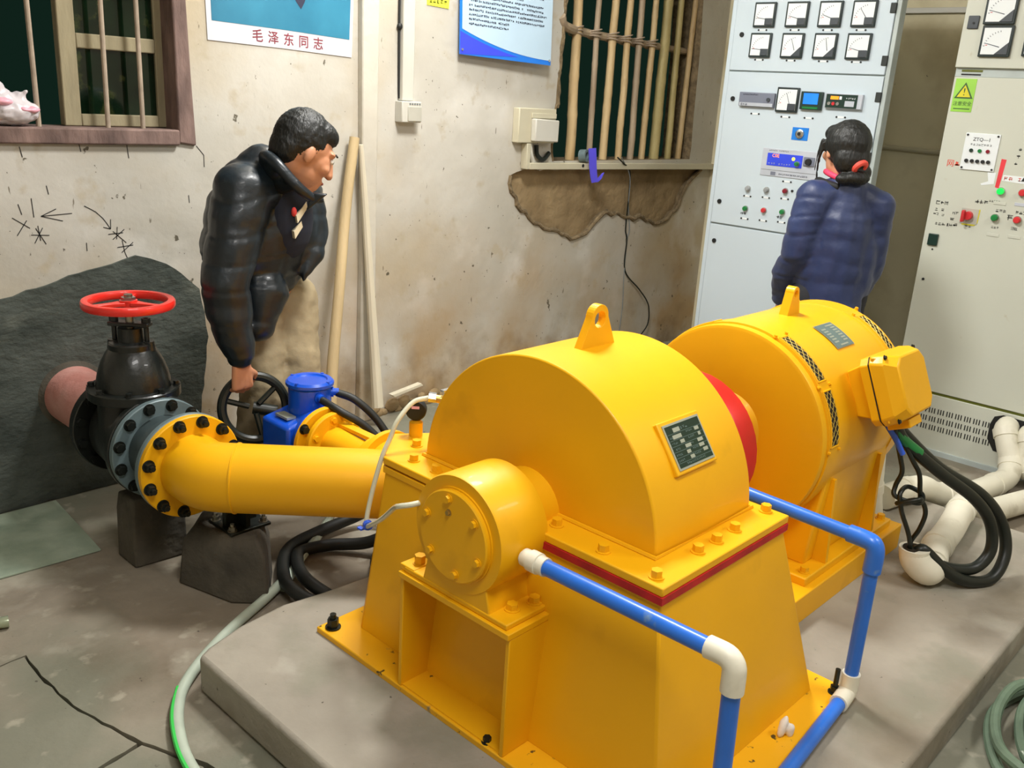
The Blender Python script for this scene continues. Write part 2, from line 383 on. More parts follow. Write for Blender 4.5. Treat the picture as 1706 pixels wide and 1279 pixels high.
win2 = [(5.23,1.215)]+[(5.235,1.3),(5.222,1.46),(5.218,1.6),(5.212,1.82),(5.20,2.0),(5.183,2.166),(5.18,2.25)]
win2 = left_edge[::-1]+win2 if False else left_edge+win2[::-1]
mudp = [(3.652,1.172),(3.553,1.145),(3.547,1.105),(3.612,.994),(3.713,.919),(3.843,.853),(4.001,.81),(4.084,.777),(4.217,.803),(4.293,.861),(4.399,.919),(4.583,.875),(4.771,.865),(4.895,.821),(5.039,.84),(5.131,.893),(5.209,1.025),(5.331,1.119),(5.43,1.172)]
mud = jag(mudp, .012, .04, 3)
wb = MB(); vs, fs = plate_xz([(XL,0),(RX,0),(RX,ZC),(XL,ZC)], [win1, win2, mud], WY); wb.add(vs, fs)
for h, d in ((win1, .24), (win2, .22), (mud, .035)):
    n = len(h); wb.add([(x, WY, z) for x, z in h]+[(x, WY+d, z) for x, z in h], [(i, (i+1) % n, (i+1) % n+n, i+n) for i in range(n)])
_me = wb.build('wall_back', 'plaster', sharp=0)
_me.data.materials.append(MATS['mud_edge'])
for p_ in _me.data.polygons:
    c_ = p_.center
    if c_.y > WY+.004 and 3.4 < c_.x: p_.material_index = 1
wall_back = struct(_me, 'stained cream plaster wall with two window openings')
# exposed mud where the plaster has fallen off, with real relief
pm = MB(); nx, nz = 60, 16
for i in range(nx+1):
    for j in range(nz+1):
        x = 3.5+2.0*i/nx; z = .74+.46*j/nz
        pm.v.append((x, WY+.034-.014*abs(noise.noise(V((x*7, z*9, 1))))-.008*noise.noise(V((x*22, z*22, 4))), z))
pm.f = [(i*(nz+1)+j, (i+1)*(nz+1)+j, (i+1)*(nz+1)+j+1, i*(nz+1)+j+1) for i in range(nx) for j in range(nz)]
pm.build('mud_patch', 'mud', wall_back, sharp=60, label='brown earth showing where the plaster has broken away')
# broken rim of the patch: a lumpy bead along the outline
rim = MB(); rim.tube([(x, WY-.002, z) for x, z in mud if z < 1.16], .01, 8, rf=lambda t: .010+.014*abs(noise.noise(V((t*40, 0, 3))))); rim.build('broken_plaster_rim', 'mud_edge', wall_back)
rim = MB(); rim.tube([(x-.004, WY+.0, z) for x, z in jag(left_edge, .006, .03, 8)[:-8] if z < 2.2], .008, 8, rf=lambda t: .006+.01*abs(noise.noise(V((t*30, 5, 3))))); rim.build('broken_plaster_rim', 'mud_edge', wall_back)
# dark cement render round the pipe
cem = [(XL+.1,.0),(1.748,.0),(1.756,.184),(1.785,.335),(1.80,.45),(1.812,.536),(1.80,.64),(1.782,.738),(1.71,.806),(1.65,.85),(1.592,.874),(1.535,.891),(1.488,.879),(1.40,.858),(1.322,.843),(1.174,.804),(1.055,.779),(.7,.70),(0,.6),(XL+.1,.55)]
cp = jag(cem, .007, .035, 5); cm = MB(); vs, fs = plate_xz(cp, [], WY-.012); cm.add(vs, fs); n = len(cp)
cm.add([(x, WY-.012, z) for x, z in cp]+[(x, WY, z) for x, z in cp], [(i, (i+1) % n, (i+1) % n+n, i+n) for i in range(n)])
cm.build('cement_render', 'cement_render', wall_back, sharp=0, label='dark grey cement patch trowelled round the pipe')
# charcoal scrawl on the plaster
def stroke(pts, w_=.0035, parent=wall_back):
    b = MB()
    for a, c in zip(pts, pts[1:]):
        a, c = V(a), V(c); d = (c-a).normalized(); q = V((-d.y, d.x))*w_/2
        b.add([(p.x, WY-.0012, p.y) for p in (a-q, c-q, c+q*.6, a+q*.6)], [(0,1,2,3)])
    return b
sc = [[(1.362,1.081),(1.385,1.068),(1.402,1.057),(1.425,1.034),(1.438,1.015),(1.45,.994)],[(1.424,1.002),(1.45,.994),(1.452,1.029)],
 [(1.458,.985),(1.505,.940)],[(1.475,1.0),(1.47,.955)],[(1.44,.975),(1.495,.978)],[(1.455,.955),(1.50,.99)],
 [(1.47,.925),(1.53,.93)],[(1.49,.95),(1.497,.905),(1.51,.87)],[(1.485,.905),(1.53,.94)],
 [(1.12,1.051),(1.174,1.013)],[(1.187,1.114),(1.19,1.049)],[(1.143,1.096),(1.152,1.06)],[(1.213,1.052),(1.318,1.057)],[(1.213,1.052),(1.285,1.032)],[(1.213,1.052),(1.265,1.075)],
 [(1.175,.99),(1.235,.985)],[(1.192,1.012),(1.222,.955)],[(1.215,1.012),(1.185,.96)],[(1.20,1.02),(1.205,.968)],[(1.13,.99),(1.165,1.04)],
 [(1.24,1.155),(1.245,1.125)],[(1.36,.95),(1.36,.92)],[(1.76,1.105),(1.762,1.075)],[(1.80,1.29),(1.83,1.255),(1.83,1.21)],[(1.165,1.285),(1.172,1.25)],[(1.36,1.30),(1.366,1.268)],[(1.53,1.295),(1.535,1.245)]]
b = MB()
for q in sc: o_ = stroke(q); b.add(o_.v, o_.f)
b.build('charcoal_scrawl', 'print_black', wall_back, sharp=0, raw=True, label='black charcoal arrow and characters scrawled on the plaster')
# right wall, unseen walls, ceiling
struct(MB().box((RX, YF, 0), (RX+.2, WY+.25, ZC)).build('wall_right', 'plaster_right', sharp=0), 'dull plaster wall behind the control cabinets')
struct(MB().box((XL-.2, YF, 0), (XL, WY+.25, ZC)).build('wall_left', 'wall_paint', sharp=0))
struct(MB().box((XL-.2, YF-.2, 0), (RX+.2, YF, ZC)).build('wall_front', 'wall_paint', sharp=0))
struct(MB().box((XL-.2, YF-.2, ZC), (RX+.2, WY+.3, ZC+.15)).build('ceiling', 'ceiling_paint', sharp=0))
# floor: a bed with cast slabs, cracks left open between them
floor = struct(MB().box((XL-.2, YF-.2, -.2), (RX+.2, WY+.25, -.025)).build('floor', 'floor_joint', sharp=0), 'worn concrete floor cracked into slabs')
crack = [(-1.7,2.33),(.2,2.36),(.5,2.385),(.654,2.403),(.72,2.41),(.716,2.291),(.727,2.115),(.753,1.998),(.785,1.875)]
def slab(poly, z=0, seed=0):
    c = sum((V(p) for p in poly), V((0, 0)))/len(poly); me = MB(); pj = jag(poly, .003, .03, seed)
    vs = [V((x, y, 0)) for x, y in pj]; tr = tessellate_polygon([vs]); n = len(pj)
    me.add([(p.x, p.y, z) for p in vs], [tuple(t) for t in tr])
    me.add([(p.x, p.y, z) for p in vs]+[(p.x, p.y, -.025) for p in vs], [(i, (i+1) % n, (i+1) % n+n, i+n) for i in range(n)])
    return me.build('floor_slab', 'floor_concrete', floor, sharp=0)
g = .003
slab([(XL,2.33-g),(.2,2.36-g),(.5,2.385-g),(.654,2.403-g),(.717,2.405),(.712,2.291),(.724,2.115),(.750,1.995),(.782,1.872),(.655,1.848),(.3,1.80),(XL,1.75)], 0, 1)
slab([(XL,1.735),(.3,1.793),(.66,1.840),(.79,1.864),(.86,1.70),(.9,1.2),(.9,YF),(XL,YF)], -.004, 2)
slab([(XL,2.33+g),(.2,2.36+g),(.5,2.385+g),(.654,2.403+g),(.724,2.412),(.719,2.291),(.731,2.115),(.757,2.002),(.795,1.868),(.872,1.70),(.912,1.2),(.912,YF),(RX,YF),(RX,WY),(XL,WY)], 0, 3)
# pilaster in the back wall
pl = MB()
pp = [(2.562,0),(2.655,0),(2.652,.5),(2.650,1.14),(2.652,1.9),(2.65,ZC),(2.555,ZC),(2.56,1.9),(2.566,1.4),(2.572,.8)]
pl.prism(pp, (0, WY+.001, 0), (1,0,0), (0,0,1), (0,-.035,0)); struct(pl.build('trim_1', 'pilaster_plaster', bevel=.006), 'narrow pale pilaster strip running up the back wall')
# rubble kerb along the foot of the wall
rb = MB(); rnd = random.Random(4)
for i in range(26):
    x = 2.58+.04*i+rnd.uniform(-.01, .01); r = rnd.uniform(.02, .04); rb.ell((x, WY-.005, rnd.uniform(.0, .05)), (r*1.3, r*.6, r), n=8)
rb.build('rubble_edge', 'mud', wall_back, sharp=60, stuff=True, label='crumbling mud along the foot of the wall')
# ---------------------------------------------------------------- window_1 (left) : frame, bars, sash with panes
w1 = bpy.data.objects.new('window_1', None); COL.objects.link(w1); w1.location = (1.14, WY, 1.345); WL['window_1'] = V(w1.location); struct(w1, 'barred wooden window with a half open sash')
MB().prism([(1.725,1.30),(1.795,1.29),(1.785,1.55),(1.778,1.8),(1.775,2.4),(1.722,2.4)], (0, WY+.15, 0), (1,0,0), (0,0,1), (0,-.165,0)).build('window_jamb', 'frame_wood', w1, bevel=.006)
MB().prism([(.5,1.30),(1.725,1.292),(1.725,1.348),(.5,1.352)], (0, WY+.15, 0), (1,0,0), (0,0,1), (0,-.175,0)).build('window_sill', 'frame_wood', w1, bevel=.006)
MB().box((.5, WY, 2.35), (1.775, WY+.15, 2.41)).build('window_head', 'frame_wood', w1, bevel=.004)
MB().box((.49, WY, 1.30), (.55, WY+.15, 2.4)).build('window_jamb', 'frame_wood', w1, bevel=.004)
for x0, x1 in ((.72,.72),(.98,.98),(1.245,1.236),(1.481,1.487),(1.610,1.609)):
    MB().cyl((x0, WY+.03, 1.34), (x1, WY+.03, 2.36), .0085, n=10).build('window_bar', 'bar_steel', w1)
SY = 3.44
def sash_bar(x0, z0, x1, z1, d=.04): MB().box((x0, SY, z0), (x1, SY+d, z1)).build('sash_rail', 'sash_wood', w1, bevel=.004)
sash_bar(1.352,1.35,1.412,2.34); sash_bar(1.697,1.35,1.735,2.34); sash_bar(1.412,1.35,1.697,1.392,.035); sash_bar(1.412,1.612,1.697,1.662,.035); sash_bar(1.412,1.95,1.697,1.99,.035)
for z0, z1 in ((1.392,1.612),(1.662,1.95),(1.99,2.34)):
    MB().box((1.412, SY+.014, z0), (1.697, SY+.018, z1)).build('window_pane', 'window_glass', w1)
# ---------------------------------------------------------------- window_2 (bamboo)
w2 = bpy.data.objects.new('window_2', None); COL.objects.link(w2); w2.location = (4.55, WY, 1.215); WL['window_2'] = V(w2.location); struct(w2, 'rough window opening closed with a bamboo lattice')
bars = [((4.029,4.004),.028,'bamboo'),((4.188,4.164),.017,'bamboo_grey'),((4.325,4.325),.024,'bamboo'),((4.462,4.447),.021,'bamboo'),((4.58,4.558),.020,'bamboo_grey'),((4.70,4.698),.020,'bamboo'),((4.83,4.826),.031,'bamboo_green'),((4.972,4.948),.021,'bamboo_green'),((5.088,5.096),.019,'bamboo')]
for i, ((xb, xt), r, m) in enumerate(bars):
    rn = random.Random(i); yy = WY+.05+.012*rn.random(); zs = [1.21+k*.05 for k in range(21)]; nodes = [rn.uniform(.1, .3)+k*.27 for k in range(5)]
    pts = [(1.0164*(xb+(xt-xb)*(z-1.22)/.84)+.004*noise.noise(V((i*3, z*4, 0))), yy+.004*noise.noise(V((i*3+9, z*4, 0))), z) for z in zs]
    def rf(t, r=r, nodes=nodes): z = t*1.0; return r*(1.02-.12*t)*(1+.10*max(0, 1-min(abs(z-q) for q in nodes)/.03))
    MB().tube(pts, r, 10, sub=2, rf=rf).build('bamboo_bar', m, w2, sharp=60)
MB().tube([(3.87,WY+.005,1.95),(3.93,WY+.02,1.905),(4.2,WY+.088,1.893),(4.6,WY+.090,1.882),(5.0,WY+.088,1.872),(5.2,WY+.085,1.866)], .02, 10, sub=5, rf=lambda t: .026-.008*t+.003*abs(noise.noise(V((t*20, 0, 0))))).build('lattice_rail', 'bamboo_grey', w2)
for i, x in enumerate((4.076,4.238,4.396,4.523,4.64,4.776)):
    k = MB()
    for j in range(3): k.lathe((x, WY+.068, 1.895-.003*i-.018+.018*j), (.2-.2*j, .1, 1), [(.040,-.004),(.044,0),(.040,.004),(.036,0)], 16, close=True)
    k.build('binding_wire', 'bar_steel', w2)
# ---------------------------------------------------------------- things on the back wall
def sheet(name, corners, m, y, t, label, cat, bend=None):
    r = thing(name, label, cat, (corners[0][0], y, corners[0][1])); b = MB(); b.prism(corners, (0, y, 0), (1,0,0), (0,0,1), (0, -t, 0)); b.build('sheet', m, r, sharp=20); return r
pos = sheet('poster', [(1.863,1.675),(2.20,1.668),(2.527,1.656),(2.548,2.25),(1.848,2.25)], 'poster_white', WY-.001, .003, 'portrait poster with blue ground and red caption, near the barred window', 'poster')
MB().prism([(1.882,1.745),(2.2,1.738),(2.514,1.726),(2.53,2.21),(1.872,2.21)], (0, WY-.004, 0), (1,0,0), (0,0,1), (0,-.001,0)).build('blue_field', 'poster_blue', pos, sharp=0)
MB().prism([(2.25,1.85),(2.275,1.822),(2.292,1.85),(2.33,1.98),(2.2,1.98)], (0, WY-.005, 0), (1,0,0), (0,0,1), (0,-.0006,0)).build('dark_garment', 'print_dark', pos, sharp=0)
for i, ch in enumerate('毛泽东同志'): text(ch, .050, (2.075+.0705*i, WY-.0046, 1.704-.0022*i), (1,0,-.03), (.0,0,1), 'print_red', pos, bold=.0004)
nt = sheet('notice_slip', [(2.944,1.908),(3.076,1.904),(3.085,2.04),(2.94,2.04)], 'note_yellow', WY-.001, .002, 'small yellow notice slip above the narrow white trunking', 'notice')
b = MB(); glyphs(b, 5, (2.965, WY-.0034, 1.928), (1,0,0), (0,0,1), .020); glyphs(b, 5, (2.965, WY-.0034, 1.962), (1,0,0), (0,0,1), .020); b.build('lettering', 'print_olive', nt, raw=True, stuff=True)
# rules board: hangs proud of the wall, its right foot further than its left
bo = thing('rules_board', 'blue bordered white rules board hanging left of the bamboo window', 'board', (3.43, WY, 1.70))
O = V((3.125, WY-.032, 1.712)); ux = V((.62, -.025, -.013)).normalized(); uz = V((-.012, .012, .55)).normalized(); bw, bh = .615, .60; nn = ux.cross(uz)*-1; nn = V((0,-1,0))
def bp(u, v, d=0): return O+ux*u+uz*v+nn*d
def bpoly(pts, d, t, name, m): MB().prism(pts, O+nn*d, ux, uz, nn*t).build(name, m, bo, sharp=0)
bpoly([(0,0),(bw,0),(bw,bh),(0,bh)], 0, .006, 'backing', 'board_blue')
cur = lambda u: .012+.095*(1-u/bw)**2.1
bpoly([(.012,cur(.012)+.012)]+[(.012+(bw-.012)*k/14, cur(.012+(bw-.012)*k/14)+.010) for k in range(15)]+[(bw-.001,bh-.01),(.012,bh-.01)], .006, .0012, 'printed_face', 'board_white')
bpoly([(0,.002)]+[(bw*.62*k/10, .002+.018*k/10) for k in range(1, 11)]+[(bw*.62*k/10, cur(bw*.62*k/10)-.004) for k in range(10, -1, -1)], .006, .0010, 'wave', 'board_indigo')
b = MB(); rn = random.Random(12)
for i in range(22):
    v = .152+.0205*i; nchar = rn.choice((22, 42, 42, 44, 30)) if i > 2 else (22, 22, 43)[i]
    glyphs(b, nchar, bp(.055, v-.012+.0*i, .0075)-V((0,0,0)), ux, uz, .0112, 1.06, .22, rn)
b.build('lettering', 'print_dark', bo, raw=True, stuff=True)
for u in (.012, bw-.014): MB().cyl(bp(u, .022, .005), bp(u, .022, .011), .006, n=12).build('fixing_screw', 'chrome', bo)
# white trunking and socket
tr = thing('cable_trunking', 'narrow white vertical trunking running down to the small switch box', 'trunking', (2.82, WY, 1.49))
MB().prism([(2.790,1.492),(2.858,1.492),(2.850,2.9),(2.781,2.9)], (0, WY, 0), (1,0,0), (0,0,1), (0,-.028,0)).build('duct', 'plastic_white', tr, bevel=.003)
MB().tube([(2.776,WY-.006,2.6),(2.782,WY-.006,2.1),(2.780,WY-.008,1.85),(2.786,WY-.006,1.6),(2.79,WY-.006,1.5)], .005, 8, sub=4).build('loose_wire', 'print_black', tr)
MB().ell((2.781,WY-.012,1.803), (.014,.012,.014), n=10).build('wire_knot', 'print_black', tr)
sw = thing('switch_box', 'small white switch box at the foot of the narrow trunking', 'switch', (2.83, WY, 1.398))
MB().box((2.773, WY-.050, 1.398), (2.888, WY, 1.49)).build('box', 'plastic_white', sw, bevel=.004)
MB().box((2.806, WY-.055, 1.404), (2.886, WY-.049, 1.468)).build('rocker', 'plastic_grey', sw, bevel=.002)
b = MB()
for i in range(5): b.box((2.815+.014*i, WY-.052, 1.476), (2.823+.014*i, WY-.0495, 1.483))
b.build('vent_slot', 'print_grey', sw, stuff=True)
so = thing('isolator_box', 'cream isolator box on the wall beside the bamboo window', 'switch box', (3.69, WY, 1.30))
MB().box((3.548, WY-.045, 1.312), (3.835, WY, 1.486)).build('back_plate', 'plastic_cream', so, bevel=.005)
MB().prism([(3.642,1.322),(3.825,1.318),(3.825,1.430),(3.640,1.436)], (0, WY-.045, 0), (1,0,0), (0,0,1), (0,-.035,0)).build('cover', 'plastic_white', so, bevel=.006)
MB().box((3.640, WY-.052, 1.437), (3.83, WY-.045, 1.462)).build('lip', 'plastic_cream', so, bevel=.002)
lt = thing('sill_trunking', 'long cream trunking laid along the sill of the bamboo window', 'trunking', (4.6, WY, 1.175))
MB().prism([(3.652,1.177),(5.5,1.150),(5.5,1.186),(3.652,1.211)], (0, WY, 0), (1,0,0), (0,0,1), (0,-.045,0)).build('duct', 'plastic_cream', lt, bevel=.003)
MB().prism([(3.628,1.178),(3.652,1.178),(3.652,1.31),(3.622,1.31)], (0, WY, 0), (1,0,0), (0,0,1), (0,-.045,0)).build('riser', 'plastic_cream', lt, bevel=.003)
MB().tube([(3.67,WY-.02,1.31),(3.668,WY-.03,1.26),(3.69,WY-.03,1.215)], .012, 8, sub=4).build('grey_cable', 'plastic_grey', lt)
MB().tube([(3.72,WY-.02,1.30),(3.73,WY-.02,1.25),(3.78,WY-.02,1.225),(3.83,WY-.015,1.26)], .012, 8, sub=4).build('dark_cable', 'cable_black', lt)
MB().cyl((4.09,WY-.045,1.192), (4.09,WY-.048,1.192), .009, n=12).build('knockout', 'print_black', lt)
# purple tape roll on that trunking
tp = thing('tape_roll', 'roll of purple tape with a hanging tail on the sill trunking', 'tape', (4.14, WY-.03, 1.212))
MB().lathe((4.11, WY-.03, 1.245), (.25,-1,.1), [(.020,-.02),(.034,-.02),(.034,.02),(.020,.02)], 24, close=True).build('roll', 'grey_flange', tp)
MB().loft([[V((x-w_,y,z)),V((x+w_,y-.004,z+.004)),V((x+w_,y-.007,z+.004)),V((x-w_,y-.003,z))] for x,y,z,w_ in ((4.150,WY-.050,1.285,.030),(4.150,WY-.056,1.25,.030),(4.158,WY-.058,1.19,.029),(4.172,WY-.060,1.13,.027),(4.186,WY-.060,1.098,.026),(4.215,WY-.064,1.115,.018),(4.255,WY-.060,1.15,.006))]).build('tail', 'purple', tp)
wr = tag(MB().tube([(4.40,WY-.046,1.235),(4.46,WY-.05,1.20),(4.569,WY-.02,1.15),(4.60,WY-.006,.989),(4.60,WY-.006,.808),(4.624,WY-.006,.733),(4.635,WY-.006,.544),(4.784,WY-.02,.414),(4.87,WY-.03,.33),(4.909,WY-.03,.261),(4.906,WY-.03,.161),(4.808,WY-.03,.073),(4.76,WY-.05,.01)], .0045, 6, sub=6).build('hanging_wire', 'cable_black'), 'thin black wire looping down the wall under the bamboo window', 'wire')
wr2 = tag(MB().tube([(4.44,WY-.046,1.235),(4.56,WY-.03,1.12),(4.605,WY-.006,.95),(4.64,WY-.006,.80),(4.625,WY-.006,.73),(4.63,WY-.006,.50),(4.645,WY-.006,.3),(4.62,WY-.006,.02)], .003, 6, sub=6).build('hanging_wire', 'print_grey'), 'faint thin wire hanging straight down the wall beside the looped one', 'wire')
# plank lodged at the wall foot, poles leaning
tag(MB().prism([(2.74,.115),(2.93,.14),(2.945,.125),(2.76,.098)], (0, WY-.03, 0), (1,0,0), (0,0,1), (0,-.03,0)).build('wood_batten', 'pole_pale', bevel=.003), 'short pale batten stuck to the foot of the wall', 'batten')
tag(MB().tube([(2.262,3.14,.04),(2.30,3.18,.34),(2.37,3.23,.66),(2.45,3.29,1.02),(2.515,3.315,1.33)], .024, 12, sub=5, rf=lambda t: .026-.004*t+.0015*noise.noise(V((t*9, 1, 0)))).build('wooden_pole', 'pole_wood'), 'round wooden pole leaning on the wall behind the bending man', 'pole')
tag(MB().tube([(2.606,3.24,.10),(2.598,3.28,.5),(2.574,3.31,1.0),(2.545,3.312,1.30)], .02, 10, sub=5, rf=lambda t: .028-.016*t).build('bamboo_cane', 'pole_pale'), 'thin pale cane standing against the pilaster strip', 'pole')
# plastic bag on the left sill
bg = thing('plastic_bag', 'white and pink plastic bag sitting on the left window sill', 'bag', (1.15, WY, 1.352))
bm_ = MB(); bm_.ell((1.16,WY+.02,1.398), (.088,.06,.045)); bm_.ell((1.12,WY+.02,1.43), (.05,.04,.04)); bm_.chain([(1.12,WY+.02,1.45),(1.10,WY+.01,1.50),(1.085,WY,1.545)], [.03,.02,.008]); bm_.chain([(1.17,WY+.02,1.43),(1.20,WY,1.46)], [.03,.008])
blob(bm_, 'bag_body', 'bag_white', bg, .006, 2, lambda p: .006*noise.noise(p*30)+.004*noise.noise(p*70))
b2 = MB(); b2.ell((1.19,WY-.012,1.405), (.050,.03,.012)); b2.ell((1.12,WY-.012,1.428), (.036,.03,.014)); blob(b2, 'pink_print', 'bag_pink', bg, .005, 2, lambda p: .004*noise.noise(p*40))
# conduit and rod on the right wall
tag(MB().box((RX-.025, .8, 2.106), (RX, 3.0, 2.135)).build('wall_conduit', 'plastic_white', bevel=.003), 'white horizontal conduit high on the wall between the cabinets', 'conduit')
tag(MB().tube([(RX-.02, 3.0, 1.385),(RX-.02, 2.2, 1.385),(RX-.02, 1.9, 1.379),(RX-.02, .9, 1.372)], .014, 10).build('wall_pipe', 'plastic_cream'), 'thin horizontal pipe on the wall between the cabinets', 'pipe')
# ================================================================ PLINTH AND TURBINE
PZ = .11
pts = [(.992,.49),(.992,1.953),(1.03,1.975),(1.148,2.012),(1.295,2.03),(1.424,2.012),(1.6,2.0),(2.3,2.0),(3.62,2.0),(3.62,.49)]
tag(MB().prism(pts[::-1], (0,0,0), (1,0,0), (0,1,0), (0,0,PZ)).build('concrete_plinth', 'concrete', bevel=.012), 'low grey concrete plinth under the yellow turbine and generator', 'plinth')
AY, AZ = 1.317, .612
tu = thing('turbine', 'yellow turbine housing with half round casing and dark nameplate', 'turbine', (1.75, AY, PZ))
MB().prism([(1.285,.672),(2.145,.690),(2.145,1.86),(1.285,1.848)], (0,0,PZ-.002), (1,0,0), (0,1,0), (0,0,.018)).build('base_plate', 'yellow_chipped', tu, bevel=.003)
bot = [(1.372,.782),(2.068,.776),(2.068,1.83),(1.60,1.83),(1.50,1.89),(1.372,1.766)]
top = [(1.430,.868),(1.950,.868),(1.950,1.80),(1.64,1.80),(1.556,1.855),(1.430,1.742)]
MB().loft([[V((x, y, PZ+.012)) for x, y in bot], [V((x, y, .585)) for x, y in top]]).build('housing', 'yellow_paint', tu, sharp=20, bevel=.006)
def off(poly, d):
    c = sum((V(p) for p in poly), V((0, 0)))/len(poly); return [tuple(V(p)+(V(p)-c).normalized()*d) for p in poly]
flange = [(1.425,.862),(1.955,.862),(1.955,1.806),(1.642,1.806),(1.558,1.862),(1.425,1.746)]
MB().prism(flange, (0,0,.582), (1,0,0), (0,1,0), (0,0,.018)).build('body_flange', 'yellow_paint', tu, bevel=.002)
MB().prism(flange, (0,0,.605), (1,0,0), (0,1,0), (0,0,.020)).build('cover_flange', 'yellow_paint', tu, bevel=.003)
MB().prism([(1.4225,.8595),(1.952,.8595),(1.952,.90),(1.46,.90),(1.46,1.20),(1.4225,1.20)], (0,0,.588), (1,0,0), (0,1,0), (0,0,.017)).build('gasket', 'gasket_red', tu)
MB().prism([(1.440,.868),(1.93,.868),(1.93,.91),(1.44,.91)], (0,0,.568), (1,0,0), (0,1,0), (0,0,.015)).build('gasket_smear', 'gasket_red', tu)
CR, CX0, CX1 = .369, 1.520, 1.915
cs = MB(); n = 56; r0 = []; r1 = []
a0 = math.asin((.622-AZ)/CR)
arc = [(AY+CR*math.cos(a0+(math.pi-2*a0)*i/n), AZ+CR*math.sin(a0+(math.pi-2*a0)*i/n)) for i in range(n+1)]
cs.loft([[V((CX0, y, z)) for y, z in arc], [V((CX1, y, z)) for y, z in arc]]).build('casing', 'yellow_paint', tu, sharp=30, bevel=.004)
# weld bead round the casing foot
wb_ = MB(); wb_.tube([(CX0-.004,AY-CR-.004,.627),(CX0-.004,AY+CR+.004,.627),(CX1+.004,AY+CR+.004,.627),(CX1+.004,AY-CR-.004,.627)], .006, 6, closed=True); wb_.build('weld_bead', 'yellow_paint', tu)
def lug(cx, cz, wdt, h, hole, t, parent):
    b = MB(); n = 14; outer = [(-wdt/2,0)]+[(-wdt*.20*math.cos(math.pi*i/n)*1.15, h-wdt*.23+wdt*.23*math.sin(math.pi*i/n)) for i in range(n+1)]+[(wdt/2,0)]
    hole_ = [(hole*math.cos(2*math.pi*i/20), h-wdt*.27+hole*math.sin(2*math.pi*i/20)) for i in range(20)]
    polys = [[V((x, z, 0)) for x, z in outer], [V((x, z, 0)) for x, z in hole_]]; P_ = [p for q in polys for p in q]; T = tessellate_polygon(polys)
    for sgn in (-1, 1): b.add([(cx+p.x, AY+sgn*t/2, cz+p.y) for p in P_], [tuple(q) for q in T])
    for q in polys:
        k = len(q); b.add([(cx+p.x, AY-t/2, cz+p.y) for p in q]+[(cx+p.x, AY+t/2, cz+p.y) for p in q], [(i, (i+1) % k, (i+1) % k+k, i+k) for i in range(k)])
    me = b
    me2 = bpy.data.meshes.new('lifting_lug'); me2.from_pydata(b.v, [], b.f); bm = bmesh.new(); bm.from_mesh(me2); bmesh.ops.remove_doubles(bm, verts=bm.verts, dist=1e-5); bmesh.ops.recalc_face_normals(bm, faces=bm.faces); bm.to_mesh(me2); bm.free()
    return link('lifting_lug', me2, 'yellow_paint', parent, .002)
lug(1.725, AZ+CR-.006, .135, .108, .021, .022, tu)
# nameplate on a flat pad
def plate_frame(ang, r, cy, cz):
    a = math.radians(ang); nrm = V((0, math.cos(a), math.sin(a))); upv = V((0, math.sin(a), -math.cos(a))); 
    if upv.z < 0: upv = -upv
    return V((0, cy, cz))+nrm*r, nrm, upv
c0, nr, upv = plate_frame(144.7, CR-.010, AY, AZ); RTX = V((1,0,0))
def on(cx, c0, nr, upv): return lambda u, v, d: c0+V((cx,0,0))+RTX*u+upv*v+nr*d
pd = on(1.70, c0, nr, upv)
def pbox(fn, u0, v0, u1, v1, d0, d1): 
    b = MB(); vs = [fn(u, v, d) for d in (d0, d1) for u, v in ((u0,v0),(u1,v0),(u1,v1),(u0,v1))]
    return b.add(vs, [(0,3,2,1),(4,5,6,7),(0,1,5,4),(1,2,6,5),(2,3,7,6),(3,0,4,7)])
pbox(pd, -.083, -.062, .080, .062, -.02, .016).build('nameplate_pad', 'yellow_paint', tu, bevel=.003)
npl = pbox(pd, -.071, -.053, .071, .053, .016, .0185).build('nameplate', 'plate_steel', tu, label='dark green nameplate with white fields')
pbox(pd, -.066, -.048, .066, .048, .0185, .0192).build('nameplate_face', 'plate_green', tu)
b = MB()
for (u, v, w_, h) in [(-.028,.036,.026,.010),(-.034,.021,.034,.009),(-.022,.0075,.016,.008),(-.008,-.006,.022,.008),(-.014,-.019,.015,.008),(-.008,-.032,.016,.008),(.045,.024,.017,.008),(.048,.0105,.010,.008),(.042,-.003,.021,.008),(.040,-.015,.020,.008),(.048,-.027,.018,.008)]:
    b.add([pd(u-w_/2, v-h/2, .0196), pd(u+w_/2, v-h/2, .0196), pd(u+w_/2, v+h/2, .0196), pd(u-w_/2, v+h/2, .0196)], [(0,1,2,3)])
b.build('nameplate_field', 'plate_steel', tu, raw=True, stuff=True)
b = MB()
for v in (.029,.0145,.001,-.012,-.0255,-.0375): b.add([pd(-.066,v-.0004,.0195), pd(.066,v-.0004,.0195), pd(.066,v+.0004,.0195), pd(-.066,v+.0004,.0195)], [(0,1,2,3)])
glyphs(b, 4, pd(-.008,.037,.0188), RTX, upv, .008, 1.2)
for v in (.021,.0075,-.006,-.019,-.032): glyphs(b, 4, pd(-.060,v,.0188), RTX, upv, .0055, 1.1); glyphs(b, 4, pd(.006,v+.003,.0188), RTX, upv, .0055, 1.1)
glyphs(b, 12, pd(-.035,-.0425,.0188), RTX, upv, .0055, 1.15)
b.build('nameplate_lettering', 'plate_grey', tu, raw=True, stuff=True)
